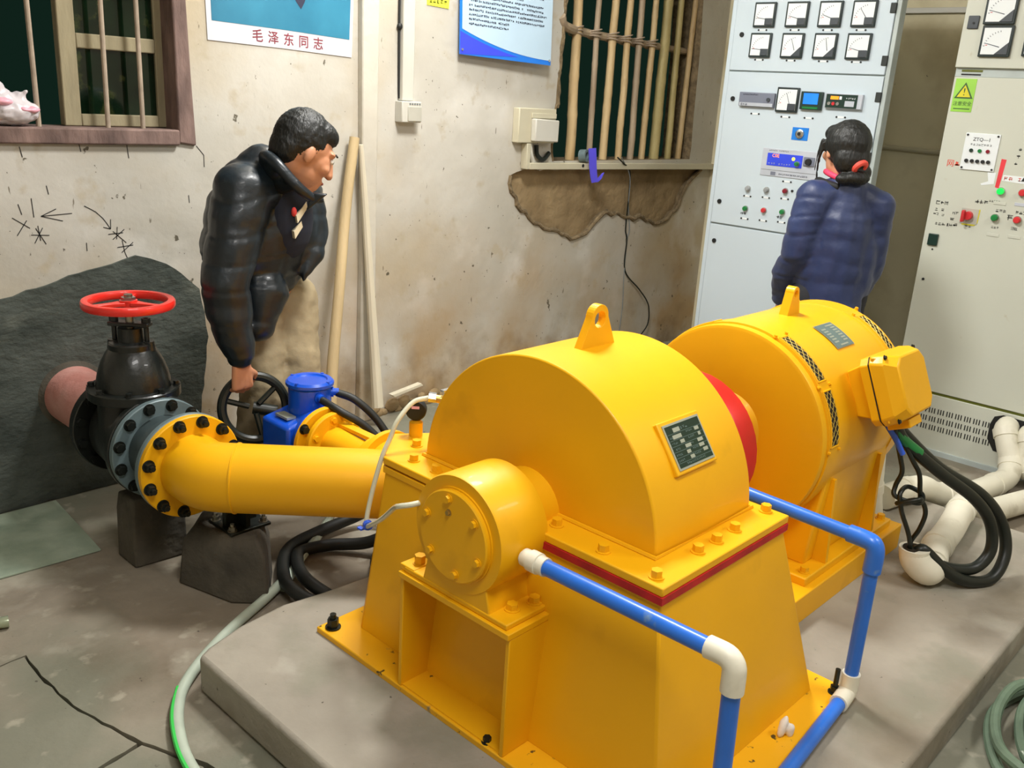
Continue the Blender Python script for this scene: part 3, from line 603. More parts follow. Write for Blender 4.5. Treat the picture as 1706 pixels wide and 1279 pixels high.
# bearing housing on its bracket
bh = MB().lathe((1.284,AY,AZ), (1,0,0), [(0,0),(.112,0),(.112,.004),(.137,.004),(.139,.010),(.139,.150),(.133,.156),(.10,.156),(.10,.24),(0,.24)], 56).build('bearing_housing', 'yellow_paint', tu, sharp=30)
MB().lathe((1.272,AY,AZ), (1,0,0), [(0,0),(.105,0),(.108,.003),(.108,.016),(0,.016)], 56).build('bearing_cover', 'yellow_paint', tu, sharp=30)
for i in range(6):
    a = math.radians(20+60*i); bolt((1.272, AY+.088*math.cos(a), AZ+.088*math.sin(a)), (-1,0,0), .0088, .009, 'yellow_paint', bh, 'cover_bolt')
bolt((1.272, AY+.012, AZ+.055), (-1,0,0), .006, .007, 'brass', bh, 'grease_nipple')
bf = MB(); bf.loft([[V((x, y, .447)) for x, y in ((1.290,1.205),(1.425,1.205),(1.425,1.43),(1.290,1.43))], [V((x, y, .53)) for x, y in ((1.290,1.225),(1.425,1.225),(1.425,1.41),(1.290,1.41))]]).build('bearing_foot', 'yellow_paint', tu, bevel=.003)
MB().box((1.288,1.152,.446), (1.43,1.492,.460)).build('bearing_flange', 'yellow_paint', tu, bevel=.003)
MB().box((1.280,1.138,.430), (1.44,1.505,.446)).build('bracket_shelf', 'yellow_paint', tu, bevel=.002)
for y in (1.139, 1.492): MB().prism([(1.287,PZ+.016),(1.40,PZ+.016),(1.44,.43),(1.287,.43)], (0,y,0), (1,0,0), (0,0,1), (0,.012,0)).build('bracket_side', 'yellow_paint', tu, bevel=.002)
MB().box((1.292,1.150,PZ+.014), (1.39,1.494,PZ+.020)).build('bracket_floor', 'yellow_chipped', tu)
MB().box((1.29,1.46,.446), (1.335,1.51,.462)).build('packing_strip', 'yellow_paint', tu, bevel=.002)
bolt((1.325,1.478,.460), (0,0,1), .0135, .024, 'yellow_paint', tu)
for p in ((1.345,1.190,.460), (1.405,1.178,.460)): bolt(p, (0,0,1), .0135, .016, 'yellow_paint', tu)
for p in ((1.47,1.589),(1.476,1.188),(1.459,1.041),(1.455,.90),(1.778,.908),(1.695,.905),(1.619,.905),(1.93,.912),(1.472,1.678),(1.545,1.752),(1.93,1.2),(1.93,1.5)): bolt((p[0],p[1],.625), (0,0,1), .0125, .018, 'yellow_paint', tu)
bolt((1.316,1.815,PZ+.016), (0,0,1), .016, .028, 'bolt_dark', tu, 'anchor_bolt', stud=.014)
bolt((1.30,1.20,PZ+.016), (0,0,1), .010, .014, 'bolt_dark', tu, 'anchor_bolt')
bolt((2.10,.73,PZ+.016), (0,0,1), .012, .02, 'bolt_dark', tu, 'anchor_bolt', stud=.05)
MB().box((1.30,1.735,PZ+.016), (1.33,1.765,PZ+.017)).build('chipped_paint', 'concrete_dark', tu) if False else None
# nozzle entering the left wall of the housing
MB().lathe((1.72,2.10,.40), (0,-1,0), [(0,0),(.125,0),(.125,.02),(.10,.02),(.10,.42),(0,.42)], 40).build('nozzle_body', 'yellow_paint', tu)
# gauge stub on the flange
MB().lathe((1.596,1.815,.62), (0,0,1), [(0,0),(.019,0),(.019,.045),(.012,.05),(0,.05)], 20).build('gauge_stub', 'yellow_paint', tu)
gg = thing('pressure_gauge', 'small round black pressure gauge on a yellow stub beside the turbine', 'gauge', (1.596,1.815,.67))
gd = V((.74,.67,0)); gc = V((1.598,1.818,.70))
MB().lathe(gc-gd*.014, gd, [(0,0),(.026,0),(.029,.003),(.029,.024),(.025,.028),(0,.026)], 28).build('case', 'rubber', gg)
MB().cyl((1.596,1.815,.667), (1.596,1.815,.69), .007, n=10).build('stem', 'brass', gg)
MB().box((-.012,-.0004,.006), (.010,.0,.014), Matrix.Translation(gc-gd*.0145) @ gd.to_track_quat('Y', 'Z').to_matrix().to_4x4()).build('label_patch', 'bag_pink', gg)
# brass tap and clear hose down to the bearing
fv = thing('drain_valve', 'little brass valve fitting on the left end of the half round casing', 'valve', (1.60,1.72,.63))
MB().chain([(1.60,1.71,.625),(1.60,1.71,.76)], [.010,.009]).build('riser', 'brass', fv); MB().cyl((1.60,1.70,.700), (1.60,1.72,.706), .013, n=6).build('nut', 'brass', fv)
MB().chain([(1.60,1.71,.757),(1.575,1.735,.762)], [.012,.010]).build('elbow', 'brass', fv); MB().lathe((1.585,1.725,.762), (-.7,.7,.1), [(0,0),(.014,0),(.014,.02),(0,.02)], 6).build('union', 'chrome', fv)
MB().box((1.59,1.70,.782), (1.64,1.715,.787)).build('lever', 'chrome', fv)
hs = thing('clear_hose', 'clear plastic hose curving from brass valve to the turbine bearing', 'hose', (1.40,1.72,.6))
MB().tube([(1.57,1.738,.762),(1.53,1.755,.752),(1.48,1.757,.71),(1.455,1.757,.665),(1.432,1.757,.625),(1.405,1.757,.55),(1.385,1.757,.475),(1.372,1.745,.445),(1.358,1.715,.46),(1.33,1.63,.52),(1.285,1.53,.60),(1.26,1.485,.628),(1.27,1.455,.640),(1.30,1.445,.642)], .0065, 10, sub=8).build('tube', 'hose_clear', hs)
MB().lathe((1.366,1.732,.452), (.3,.6,.1), [(.008,-.006),(.013,-.006),(.013,.006),(.008,.006)], 16, close=True).build('cable_tie', 'tie_blue', hs); MB().box((1.35,1.74,.437), (1.362,1.757,.442)).build('tie_tail', 'tie_blue', hs)
# ---------------------------------------------------------------- flywheel
fw = thing('flywheel', 'red flywheel disc on the shaft between turbine and generator', 'flywheel', (2.2, AY, PZ))
MB().lathe((2.150,AY,AZ), (1,0,0), [(0,0),(.200,0),(.211,.004),(.213,.010),(.213,.082),(.206,.090),(0,.090)], 36).build('disc', 'red_paint', fw, sharp=25)
MB().cyl((1.91,AY,AZ), (2.45,AY,AZ), .045, n=28).build('shaft', 'bolt_steel', fw)
b2 = MB().box((1.955,AY-.07,.12), (2.055,AY+.07,.56)); tb = b2.build('bearing_pedestal', 'yellow_paint', tu, bevel=.006)
MB().lathe((1.955,AY,AZ), (1,0,0), [(0,0),(.105,0),(.105,.10),(0,.10)], 36).build('rear_bearing', 'yellow_paint', tu)
# ================================================================ GENERATOR
ge = thing('generator', 'yellow drum generator with mesh vents and side terminal box', 'generator', (2.73, AY, PZ))
R = .318; X0, X1 = 2.415, 3.05
MB().lathe((X0,AY,AZ), (1,0,0), [(0,.004),(.10,.004),(.105,.0),(R-.012,.0),(R-.002,.004),(R,.010),(R,.028),(R-.004,.030),(R-.004,.036),(R+.004,.038),(R+.004,.112),(R,.114),(R,X1-X0-.085),(R+.004,X1-X0-.083),(R+.004,X1-X0-.012),(R-.006,X1-X0),(.28,X1-X0+.03),(0,X1-X0+.03)], 80).build('drum', 'yellow_paint', ge, sharp=30)
MB().lathe((X0-.035,AY,AZ), (1,0,0), [(0,0),(.085,0),(.12,.038),(0,.038)], 48).build('end_boss', 'yellow_paint', ge)
def cylpt(x, a, r): a = math.radians(a); return V((x, AY+r*math.cos(a), AZ+r*math.sin(a)))
def vent(x0, x1, a0, a1, k):
    p = MB(); m = 16
    for i in range(m+1):
        a = a0+(a1-a0)*i/m; p.v += [tuple(cylpt(x0, a, R+.0046)), tuple(cylpt(x1, a, R+.0046))]
    p.f = [(2*i, 2*i+1, 2*i+3, 2*i+2) for i in range(m)]
    v_ = p.build('vent_opening', 'vent_black', ge, sharp=60)
    mm = MB(); L = math.radians(a1-a0)*R; nn_ = int(L/.024)
    for i in range(-2, nn_+1):
        for sg in (0, 1):
            q0 = (i)/nn_; q1 = (i+2.2)/nn_; seg = []
            for t in range(7):
                f = t/6; a = q0+(q1-q0)*f
                if 0 <= a <= 1: seg.append(cylpt(x0+(x1-x0)*(f if sg else 1-f), a0+(a1-a0)*a, R+.0062))
            if len(seg) > 1: mm.tube(seg, .0008, 4)
    mm.build('vent_mesh', 'vent_wire', v_, stuff=True)
    fr = MB()
    for x in (x0, x1): fr.tube([cylpt(x, a0+(a1-a0)*i/m, R+.005) for i in range(m+1)], .003, 6)
    for a in (a0, a1): fr.tube([cylpt(x0, a, R+.005), cylpt(x1, a, R+.005)], .003, 6)
    fr.build('vent_frame', 'yellow_paint', v_)
vent(2.460, 2.508, 111, 141.6, 0); vent(2.460, 2.510, 147, 176.5, 1); vent(2.985, 3.028, 112.5, 141, 2); vent(2.985, 3.028, 146, 176, 3); vent(2.460, 2.508, 40, 70, 4); vent(2.985, 3.028, 40, 70, 5)
for a in (109, 144.3, 179): 
    for x in (2.452, 2.516): bolt(cylpt(x, a, R+.003), cylpt(0, a, 1)-cylpt(0, a, 0), .0055, .008, 'yellow_paint', ge, 'strap_bolt')
for a in (106, 110): bolt(cylpt(2.975 if a > 107 else 3.045, a, R+.002), cylpt(0, a, 1)-cylpt(0, a, 0), .006, .01, 'yellow_paint', ge, 'strap_bolt')
lug(2.735, AZ+R-.006, .085, .095, .012, .03, ge)
c1, n1, u1 = plate_frame(119, R-.0015, AY, AZ); gp = on(2.747, c1, n1, u1)
m_ = 8; p = MB(); q = MB()
for i in range(m_+1):
    a = 109.5+18.8*i/m_
    for x in (2.687, 2.807): p.v.append(tuple(cylpt(x, a, R+.003)))
    for x in (2.692, 2.802): q.v.append(tuple(cylpt(x, 109.9+18*i/m_, R+.0042)))
p.f = q.f = [(2*i, 2*i+1, 2*i+3, 2*i+2) for i in range(m_)]
p.build('nameplate', 'plate_steel', ge, sharp=60, label='grey metal nameplate with white fields'); q.build('nameplate_face', 'plate_grey', ge, sharp=60)
b = MB()
for a, xx in ((112,(2.77,)),(114,(2.715,2.775)),(116,(2.715,2.775)),(118,(2.715,2.775)),(120,(2.715,2.775)),(122,(2.715,2.775)),(124,(2.715,2.775)),(126.5,(2.747,))):
    for x in xx:
        h = .025 if len(xx) == 1 else .014; b.add([cylpt(x-h, a-.5, R+.0048), cylpt(x+h, a-.5, R+.0048), cylpt(x+h, a+.5, R+.0048), cylpt(x-h, a+.5, R+.0048)], [(0,1,2,3)])
b.build('nameplate_field', 'plate_steel', ge, raw=True, stuff=True)
# feet and base frame
MB().box((2.148,.961,PZ-.002), (3.11,1.675,.20)).build('base_frame', 'yellow_paint', ge, bevel=.004)
for x0, x1 in ((2.47,2.56),(2.90,3.00)): pass
MB().loft([[V((x, y, .222)) for x, y in ((2.50,1.035),(3.02,1.035),(3.02,1.60),(2.50,1.60))], [V((x, y, .56)) for x, y in ((2.53,1.012),(2.98,1.012),(2.98,1.62),(2.53,1.62))]]).build('pedestal', 'yellow_paint', ge, bevel=.008)
MB().box((2.42,.985,.198), (3.06,1.65,.226)).build('foot_plate', 'yellow_paint', ge, bevel=.004)
for x in (2.46,3.03): bolt((x,1.01,.226), (0,0,1), .013, .018, 'yellow_paint', ge, 'foot_bolt')
for x in (2.56, 2.90): MB().prism([(.99,.226),(1.04,.226),(1.04,.50),(1.005,.50)], (x,0,0), (0,1,0), (0,0,1), (.016,0,0)).build('gusset', 'yellow_paint', ge)
# terminal box: tilted on the near flank
ta = math.radians(23); tn = V((0,-math.cos(ta),math.sin(ta))); tup = V((0,math.sin(ta),math.cos(ta))); tc0 = V((2.722,.990,.768))
tp_ = lambda u, v, d: tc0+RTX*u+tup*v+tn*d
MB().loft([[tp_(u*.075, v*.07, -.05) for u, v in ((-1,-1),(1,-1),(1,1),(-1,1))], [tp_(u*.085, v*.085, .012) for u, v in ((-1,-1),(1,-1),(1,1),(-1,1))]]).build('terminal_neck', 'yellow_paint', ge, bevel=.004)
def octa(w_, h, c): return [(-w_+c,-h),(w_-c,-h),(w_,-h+c),(w_,h-c),(w_-c,h),(-w_+c,h),(-w_,h-c),(-w_,-h+c)]
tbx = MB().loft([[tp_(u, v, .012) for u, v in octa(.122,.102,.02)], [tp_(u, v, .040) for u, v in octa(.122,.102,.02)]]).build('terminal_box', 'yellow_paint', ge, bevel=.003)
MB().loft([[tp_(u, v, .042) for u, v in octa(.126,.106,.02)], [tp_(u, v, .080) for u, v in octa(.120,.102,.024)], [tp_(u, v, .116) for u, v in octa(.098,.088,.028)]]).build('terminal_cover', 'yellow_paint', ge, sharp=20, bevel=.005)
MB().loft([[tp_(u, v, .039) for u, v in octa(.124,.104,.02)], [tp_(u, v, .0425) for u, v in octa(.124,.104,.02)]]).build('cover_seal', 'vent_black', ge)
MB().tube([tp_(-.118,.10,.05), tp_(-.10,.095,.062), tp_(-.115,-.095,.06)], .004, 6).build('cover_wire', 'yellow_paint', ge)
for u, v in ((-.105,.095),(.105,.095),(-.105,-.095),(.105,-.095)): bolt(tp_(u, v, .085), tn, .006, .006, 'bolt_dark', ge, 'cover_bolt')
MB().loft([[tp_(u, v, d) for u, d in ((-.045,.02),(.045,.02),(.045,.09),(-.045,.09))] for v in (-.10, -.128)]).build('cable_gland', 'yellow_paint', ge, bevel=.004)
# ================================================================ COOLING PIPE (one loop round the turbine)
cp_ = thing('cooling_pipe', 'blue plastic cooling pipe loop with white elbows round the turbine', 'pipe', (1.36,.66,PZ))
r = .0178; nx_ = 1.355
MB().tube([(nx_,1.14,.594),(nx_,.69,.600)], r, 16).build('pipe_run', 'pipe_blue', cp_)
MB().tube([(nx_,.652,.545),(nx_,.640,.16)], r, 16).build('pipe_run', 'pipe_blue', cp_)
MB().tube([(nx_,.71,.6005),(nx_,.672,.601),(nx_,.656,.590),(nx_,.652,.575),(nx_,.651,.535)], .0225, 16, sub=4).build('white_elbow', 'pvc_white', cp_)
MB().lathe((nx_,1.185,.594), (0,-1,0), [(0,0),(.014,0),(.014,.012),(.020,.012),(.020,.03),(.024,.031),(.024,.055),(.021,.056),(.021,.075),(0,.075)], 20).build('threaded_coupling', 'pvc_white', cp_)
MB().tube([(nx_,.645,.20),(nx_,.641,.16),(nx_+.008,.642,.140),(nx_+.03,.642,.134),(nx_+.06,.643,.134)], .0225, 16, sub=4).build('elbow', 'pvc_white', cp_)
MB().tube([(nx_+.05,.643,.134),(2.09,.700,.134)], r, 16).build('pipe_run', 'pipe_blue', cp_)
MB().tube([(2.05,.697,.134),(2.10,.702,.134),(2.118,.703,.145),(2.120,.703,.19)], .023, 16, sub=4).build('white_elbow', 'pvc_white', cp_)
MB().tube([(2.120,.703,.17),(2.122,.705,.52)], r, 16).build('pipe_run', 'pipe_blue', cp_)
MB().tube([(2.122,.704,.48),(2.122,.704,.53),(2.122,.712,.552),(2.122,.735,.557),(2.122,.775,.558)], .0225, 16, sub=4).build('blue_elbow', 'pipe_blue', cp_)
MB().tube([(2.122,.75,.557),(2.10,1.215,.578)], r, 16).build('pipe_run', 'pipe_blue', cp_)
# ================================================================ INLET LINE
PX, PZC = 1.265, .40
ip = thing('inlet_pipe', 'thick yellow inlet pipe with bolted flange running into the turbine', 'pipe', (1.4,2.3,.3))
PR = .105
path = [(PX,2.485,PZC),(PX,2.395,PZC),(1.272,2.372,PZC),(1.285,2.352,PZC),(1.30,2.335,PZC),(1.32,2.314,PZC),(1.5,2.137,PZC),(1.74,1.90,PZC)]
MB().tube(path, PR, 40).build('pipe_run', 'yellow_paint', ip, sharp=40)
sd = V((.7,-.7,0)).normalized(); MB().lathe(V((1.325,2.309,PZC))-sd*.004, sd, [(PR-.002,0),(PR+.003,.002),(PR+.003,.006),(PR-.002,.008)], 40, close=True).build('weld_seam', 'yellow_paint', ip)
def ring(name, y0, y1, ri, ro, m, parent, x=PX, z=PZC): return MB().lathe((x,y0,z), (0,y1-y0,0), [(ri,0),(ro-.003,0),(ro,.003),(ro,abs(y1-y0)-.003),(ro-.003,abs(y1-y0)),(ri,abs(y1-y0))], 56, close=True).build(name, m, parent, sharp=30)
FR, BRr = .163, .1435
ring('flange', 2.468, 2.490, PR-.01, FR, 'yellow_paint', ip)
def ringbolts(y, ax, parent, m, rr=BRr, n=12, r_=.0145, h=.02, stud=.012):
    for i in range(n):
        a = 2*math.pi*(i+.5)/n; bolt((PX+rr*math.cos(a), y, PZC+rr*math.sin(a)), ax, r_, h, m, parent, 'flange_bolt', stud=stud)
ringbolts(2.468, (0,-1,0), ip, 'bolt_dark')
dj = thing('dismantling_joint', 'grey dismantling joint between the yellow flange and black valve', 'pipe joint', (PX,2.6,.24))
ring('flange', 2.491, 2.512, .09, FR, 'grey_flange', dj); ring('flange', 2.660, 2.684, .09, FR, 'grey_flange', dj)
MB().lathe((PX,2.512,PZC), (0,1,0), [(.118,0),(.118,.05),(.126,.055),(.126,.08),(.112,.085),(.112,.15)], 48).build('sleeve', 'grey_sleeve', dj)
ringbolts(2.660, (0,-1,0), dj, 'bolt_dark', h=.016, stud=0)
# gate valve
gv = thing('gate_valve', 'black cast iron gate valve with a red handwheel', 'valve', (PX,2.825,.24)); VY = 2.822; VX = 1.258
ring('flange', 2.686, 2.712, .09, .166, 'black_iron', gv); ring('flange', 2.945, 2.970, .09, .166, 'black_iron', gv)
MB().lathe((PX,2.712,PZC), (0,1,0), [(.112,0),(.128,.03),(.135,.11),(.135,.13),(.128,.2),(.112,.233)], 48).build('barrel', 'black_iron', gv)
MB().loft([[V((VX+a*.125, VY+b*.085, .40)) for a, b in [(math.cos(t*math.pi/16), math.sin(t*math.pi/16)) for t in range(32)]], [V((VX+a*.118, VY+b*.085, .548)) for a, b in [(math.cos(t*math.pi/16), math.sin(t*math.pi/16)) for t in range(32)]]]).build('body', 'black_iron', gv)
MB().lathe((VX,VY,.540), (0,0,1), [(0,0),(.140,0),(.144,.004),(.144,.030),(.140,.034),(0,.034)], 48).build('bonnet_flange', 'black_iron', gv, sharp=30)
MB().lathe((VX,VY,.572), (0,0,1), [(.116,0),(.114,.02),(.108,.05),(.096,.085),(.080,.115),(.070,.128),(.070,.145),(.066,.150),(.040,.152),(.038,.195),(0,.195)], 48).build('bonnet', 'black_iron', gv, sharp=30)
for i in range(8):
    a = 2*math.pi*(i+.3)/8; bolt((VX+.130*math.cos(a), VY+.130*math.sin(a), .574), (0,0,1), .010, .012, 'black_iron', gv)
MB().prism([(-.065,-.022),(.065,-.022),(.065,.022),(-.065,.022)], (VX,VY,.772), (.67,-.74,0), (.74,.67,0), (0,0,.014)).build('gland_flange', 'black_iron', gv, bevel=.004)
for sg in (-1, 1):
    MB().cyl((VX+sg*.67*.052, VY-sg*.74*.052, .715), (VX+sg*.67*.052, VY-sg*.74*.052, .80), .008, n=10).build('gland_bolt', 'black_iron', gv)
    MB().cyl((VX+sg*.67*.052, VY-sg*.74*.052, .785), (VX+sg*.67*.052, VY-sg*.74*.052, .80), .014, n=6).build('gland_nut', 'black_iron', gv)
    MB().cyl((VX+sg*.67*.056, VY-sg*.74*.056, .695), (VX+sg*.67*.056, VY-sg*.74*.056, .725), .022, .018, n=16).build('gland_lug', 'black_iron', gv)
MB().cyl((VX,VY,.76), (VX,VY,.875), .013, n=16).build('stem', 'bolt_steel', gv); MB().cyl((VX,VY,.85), (VX,VY,.866), .022, n=6).build('stem_nut', 'chrome', gv)
hw = thing_w = MB().lathe((VX,VY,.846), (0,0,1), [(.141-.0125+.0125*q[0], .0135*q[1]) for q in ((1,.5),(.75,.9),(.3,1),(-.3,1),(-.75,.9),(-1,.5),(-1,-.5),(-.75,-.9),(-.3,-1),(.3,-1),(.75,-.9),(1,-.5))], 64, close=True).build('handwheel', 'wheel_red', gv)
for i in range(3):
    a = math.radians(60+120*i); d = V((math.cos(a), math.sin(a), 0)); t = V((-d.y, d.x, 0))
    sp = MB(); sp.loft([[V((VX,VY,.846))+d*rr+t*w_*q[0]+V((0,0,.006*q[1])) for q in ((-1,-1),(1,-1),(1,1),(-1,1))] for rr, w_ in ((.02,.022),(.05,.013),(.09,.010),(.118,.014))]).build('spoke', 'wheel_red', hw, bevel=.002)
MB().cyl((VX,VY,.832), (VX,VY,.856), .027, n=24).build('hub', 'wheel_red', hw)
ringbolts(2.945, (0,-1,0), gv, 'black_iron', h=.014, stud=0)
for i in range(12):
    a = 2*math.pi*(i+.5)/12; bolt((PX+BRr*math.cos(a), 2.972, PZC+BRr*math.sin(a)), (0,1,0), .0145, .018, 'bolt_dark', gv, 'flange_bolt', stud=.01)
pk = thing('penstock_pipe', 'pink primed pipe coming out of the dark cement patch', 'pipe', (PX,3.2,.3))
MB().lathe((PX,2.992,PZC), (0,1,0), [(.08,0),(.108,0),(.108,.37)], 40).build('pipe_run', 'pink_primer', pk)
ring('flange', 2.971, 2.993, .09, .160, 'black_iron', pk)
MB().lathe((PX,3.335,PZC), (0,1,0), [(.108,0),(.135,.02)], 32).build('mortar_collar', 'concrete_dark', pk)
# piers
def pier(name, base, top, h, m, label):
    b = MB(); b.loft([[V((x, y, 0)) for x, y in base], [V((x, y, h*.75)) for x, y in [tuple(V(p).lerp(V(q), .3)) for p, q in zip(base, top)]], [V((x, y, h)) for x, y in top]])
    return tag(b.build(name, m, bevel=.008), label, 'pier')
pier('concrete_pier', [(1.215,2.50),(1.275,2.285),(1.36,2.205),(1.47,2.36),(1.53,2.62),(1.40,2.66)], [(1.265,2.475),(1.30,2.36),(1.365,2.285),(1.46,2.39),(1.50,2.58),(1.40,2.62)], .20, 'concrete_dark', 'dark concrete pier under the elbow of the yellow pipe')
pier('concrete_pier', [(1.155,2.80),(1.155,2.67),(1.335,2.66),(1.345,2.80)], [(1.165,2.79),(1.165,2.68),(1.325,2.67),(1.335,2.79)], .235, 'concrete_dark', 'narrow dark concrete pier under the black gate valve')
sd_ = thing('pipe_support', 'dark steel saddle with bolts on the concrete pier under the elbow', 'support', (1.38,2.40,.20))
MB().box((1.31,2.33,.198), (1.45,2.47,.208)).build('foot_plate', 'bolt_dark', sd_, bevel=.002); MB().box((1.325,2.39,.205), (1.435,2.41,.300)).build('web', 'bolt_dark', sd_, bevel=.002)
MB().box((1.37,2.345,.205), (1.385,2.455,.295)).build('stiffener', 'bolt_dark', sd_)
for x, y in ((1.325,2.35),(1.435,2.35),(1.325,2.45)): bolt((x,y,.208), (0,0,1), .011, .014, 'bolt_steel', sd_, stud=.01)
# ================================================================ NOZZLE ACTUATOR
ac = thing('nozzle_actuator', 'blue electric actuator with yellow yoke behind the inlet pipe', 'actuator', (1.70,2.5,.26))
NX, NZ = 1.72, .40
MB().lathe((NX,2.36,NZ), (0,1,0), [(0,0),(.104,0),(.108,.003),(.108,.018),(.104,.021),(0,.021)], 48).build('yoke_flange', 'yellow_paint', ac, sharp=30)
MB().lathe((NX-.012,2.392,NZ), (0,1,0), [(0,0),(.116,0),(.12,.003),(.12,.016),(.116,.019),(0,.019)], 48).build('mount_flange', 'yellow_paint', ac, sharp=30)
for i in range(6): a = math.radians(35+60*i); bolt((NX+.086*math.cos(a), 2.36, NZ+.086*math.sin(a)), (0,-1,0), .010, .010, 'yellow_paint', ac)
bolt((NX-.012-.09, 2.392, NZ+.065), (0,-1,0), .013, .016, 'bolt_dark', ac)
MB().lathe((NX,2.36,NZ), (0,-1,0), [(0,0),(.060,0),(.052,.16),(.060,.19),(.092,.21),(.092,.25),(0,.25)], 36).build('yoke', 'yellow_paint', ac, sharp=30)
MB().box((NX+.01,2.17,NZ+.058), (NX+.04,2.36,NZ+.07)).build('yoke_bar', 'yellow_paint', ac)
MB().lathe((NX-.01,2.41,NZ), (0,1,0), [(0,0),(.098,0),(.104,.012),(.104,.03),(.088,.06),(.080,.10),(0,.10)], 32).build('gear_nose', 'actuator_blue', ac, sharp=30)
MB().loft([[V((1.60,y,.285)) for y in (2.46,2.62)]+[V((1.60,y,.45)) for y in (2.62,2.46)], [V((1.78,y,.285)) for y in (2.46,2.62)]+[V((1.78,y,.49)) for y in (2.62,2.46)]]).build('gear_case', 'actuator_blue', ac, bevel=.012)
MB().box((1.625,2.50,.462), (1.66,2.57,.470)).build('name_tag', 'plate_steel', ac)
MB().prism([(1.80,.30),(1.93,.26),(1.93,.34),(1.84,.45),(1.79,.46)], (0,2.47,0), (1,0,0), (0,0,1), (0,.12,0)).build('motor_case', 'actuator_blue', ac, bevel=.012)
HX, HY = 1.737, 2.53
MB().lathe((HX,HY,.43), (0,0,1), [(0,0),(.070,0),(.073,.02),(.073,.125),(.070,.130)], 40).build('terminal_drum', 'actuator_blue', ac, sharp=30)
MB().lathe((HX,HY,.562), (0,0,1), [(0,0),(.080,0),(.082,.003),(.082,.012),(.074,.020),(.060,.020),(.056,.015),(0,.015)], 40).build('terminal_lid', 'actuator_blue', ac, sharp=30)
for i in range(4): a = math.radians(20+90*i); bolt((HX+.073*math.cos(a), HY+.073*math.sin(a), .578), (0,0,1), .006, .006, 'actuator_blue', ac, 'lid_screw')
for dx, dy in ((-.012,-.072),(.058,-.044)):
    d = V((dx, dy, 0)).normalized(); MB().lathe(V((HX, HY, .535))+d*.068, d, [(0,0),(.018,0),(.018,.012),(.013,.012),(.013,.03),(0,.03)], 16).build('cable_gland', 'actuator_blue', ac)
# black handwheel on the far left of the gear case
WC = V((1.60,2.66,.468)); wa = V((-.28,-.92,.28)).normalized()
hwl = MB().lathe(WC, wa, [(.110+.0165*math.cos(t*math.pi/5), .0165*math.sin(t*math.pi/5)) for t in range(10)], 56, close=True).build('handwheel', 'cable_black', ac, label='black ring handwheel')
mb_ = MB(); a_, u_, v_ = mb_.frame(wa)
for i in range(3):
    t = math.radians(100+120*i); d = u_*math.cos(t)+v_*math.sin(t); MB().tube([WC+d*.02+wa*.0, WC+d*.104], .010, 8).build('spoke', 'cable_black', hwl)
MB().tube([WC-wa*.02, WC+V((.07,-.03,-.02))], .022, 14).build('hub', 'cable_black', hwl)
# ================================================================ CABLES AND HOSES ON THE LEFT
def ribbed(name, pts, r, label, cat='hose', group=None, sub=14, m='rubber'):
    P_ = smooth_path([V(p) for p in pts], sub); N_ = len(P_)
    o = MB().tube(P_, r, 10, rf=lambda t: r*(1+.10*math.sin(t*(N_-1)*math.pi))).build(name, m, sharp=80); return tag(o, label, cat, group)
ribbed('flexible_conduit', [(1.722,2.44,.532),(1.74,2.36,.51),(1.80,2.30,.46),(1.85,2.25,.38),(1.90,2.20,.25),(1.97,2.17,.08),(2.05,2.2,.02)], .0135, 'black conduit from the near gland of the blue actuator', 'conduit')
ribbed('flexible_conduit', [(1.81,2.475,.532),(1.85,2.42,.51),(1.90,2.36,.44),(1.93,2.30,.34),(1.95,2.24,.2),(2.0,2.20,.07),(2.08,2.23,.02)], .0135, 'black conduit from the far gland of the blue actuator', 'conduit')
ribbed('corrugated_hose', [(2.02,2.30,.19),(1.902,2.44,.06),(1.732,2.46,.035),(1.60,2.44,.03),(1.52,2.37,.035),(1.46,2.28,.04),(1.425,2.20,.045),(1.43,2.12,.035),(1.46,2.065,.025)], .021, 'black corrugated hose bending round beside the concrete pier, outer loop', sub=20)
ribbed('corrugated_hose', [(1.86,2.16,.13),(1.788,2.262,.05),(1.70,2.36,.03),(1.60,2.385,.03),(1.545,2.33,.04),(1.50,2.24,.045),(1.485,2.16,.045),(1.505,2.075,.025)], .021, 'black corrugated hose bending round beside the concrete pier, inner loop', sub=20)
ribbed('corrugated_hose', [(1.92,2.30,.02),(1.80,2.22,.03),(1.72,2.14,.05),(1.66,2.06,.07),(1.62,2.03,.03)], .017, 'short black hose end lying against the plinth under the yellow pipe', sub=20)
gh = thing('garden_hose', 'grey garden hose with a green stripe round the plinth corner', 'hose', (.95,1.95,0))
hp = [(.80,1.45,.017),(.815,1.60,.017),(.835,1.73,.017),(.868,1.83,.017),(.905,1.905,.017),(.955,1.975,.017),(1.03,2.04,.017),(1.12,2.10,.017),(1.22,2.155,.018),(1.35,2.215,.02),(1.43,2.25,.03)]
MB().tube(hp, .0155, 12, sub=8).build('tube', 'hose_grey', gh); MB().tube([(x-.0118, y+.003, z+.008) for x, y, z in hp[:6]], .006, 6, sub=8).build('green_stripe', 'hose_green', gh)
tag(MB().tube([(1.43,2.24,.017),(1.58,2.36,.02),(1.72,2.46,.02),(1.86,2.58,.02),(1.98,2.75,.03)], .015, 10, sub=6).build('grey_hose', 'hose_grey'), 'pale grey hose lying on the floor beneath the corrugated hoses', 'hose')
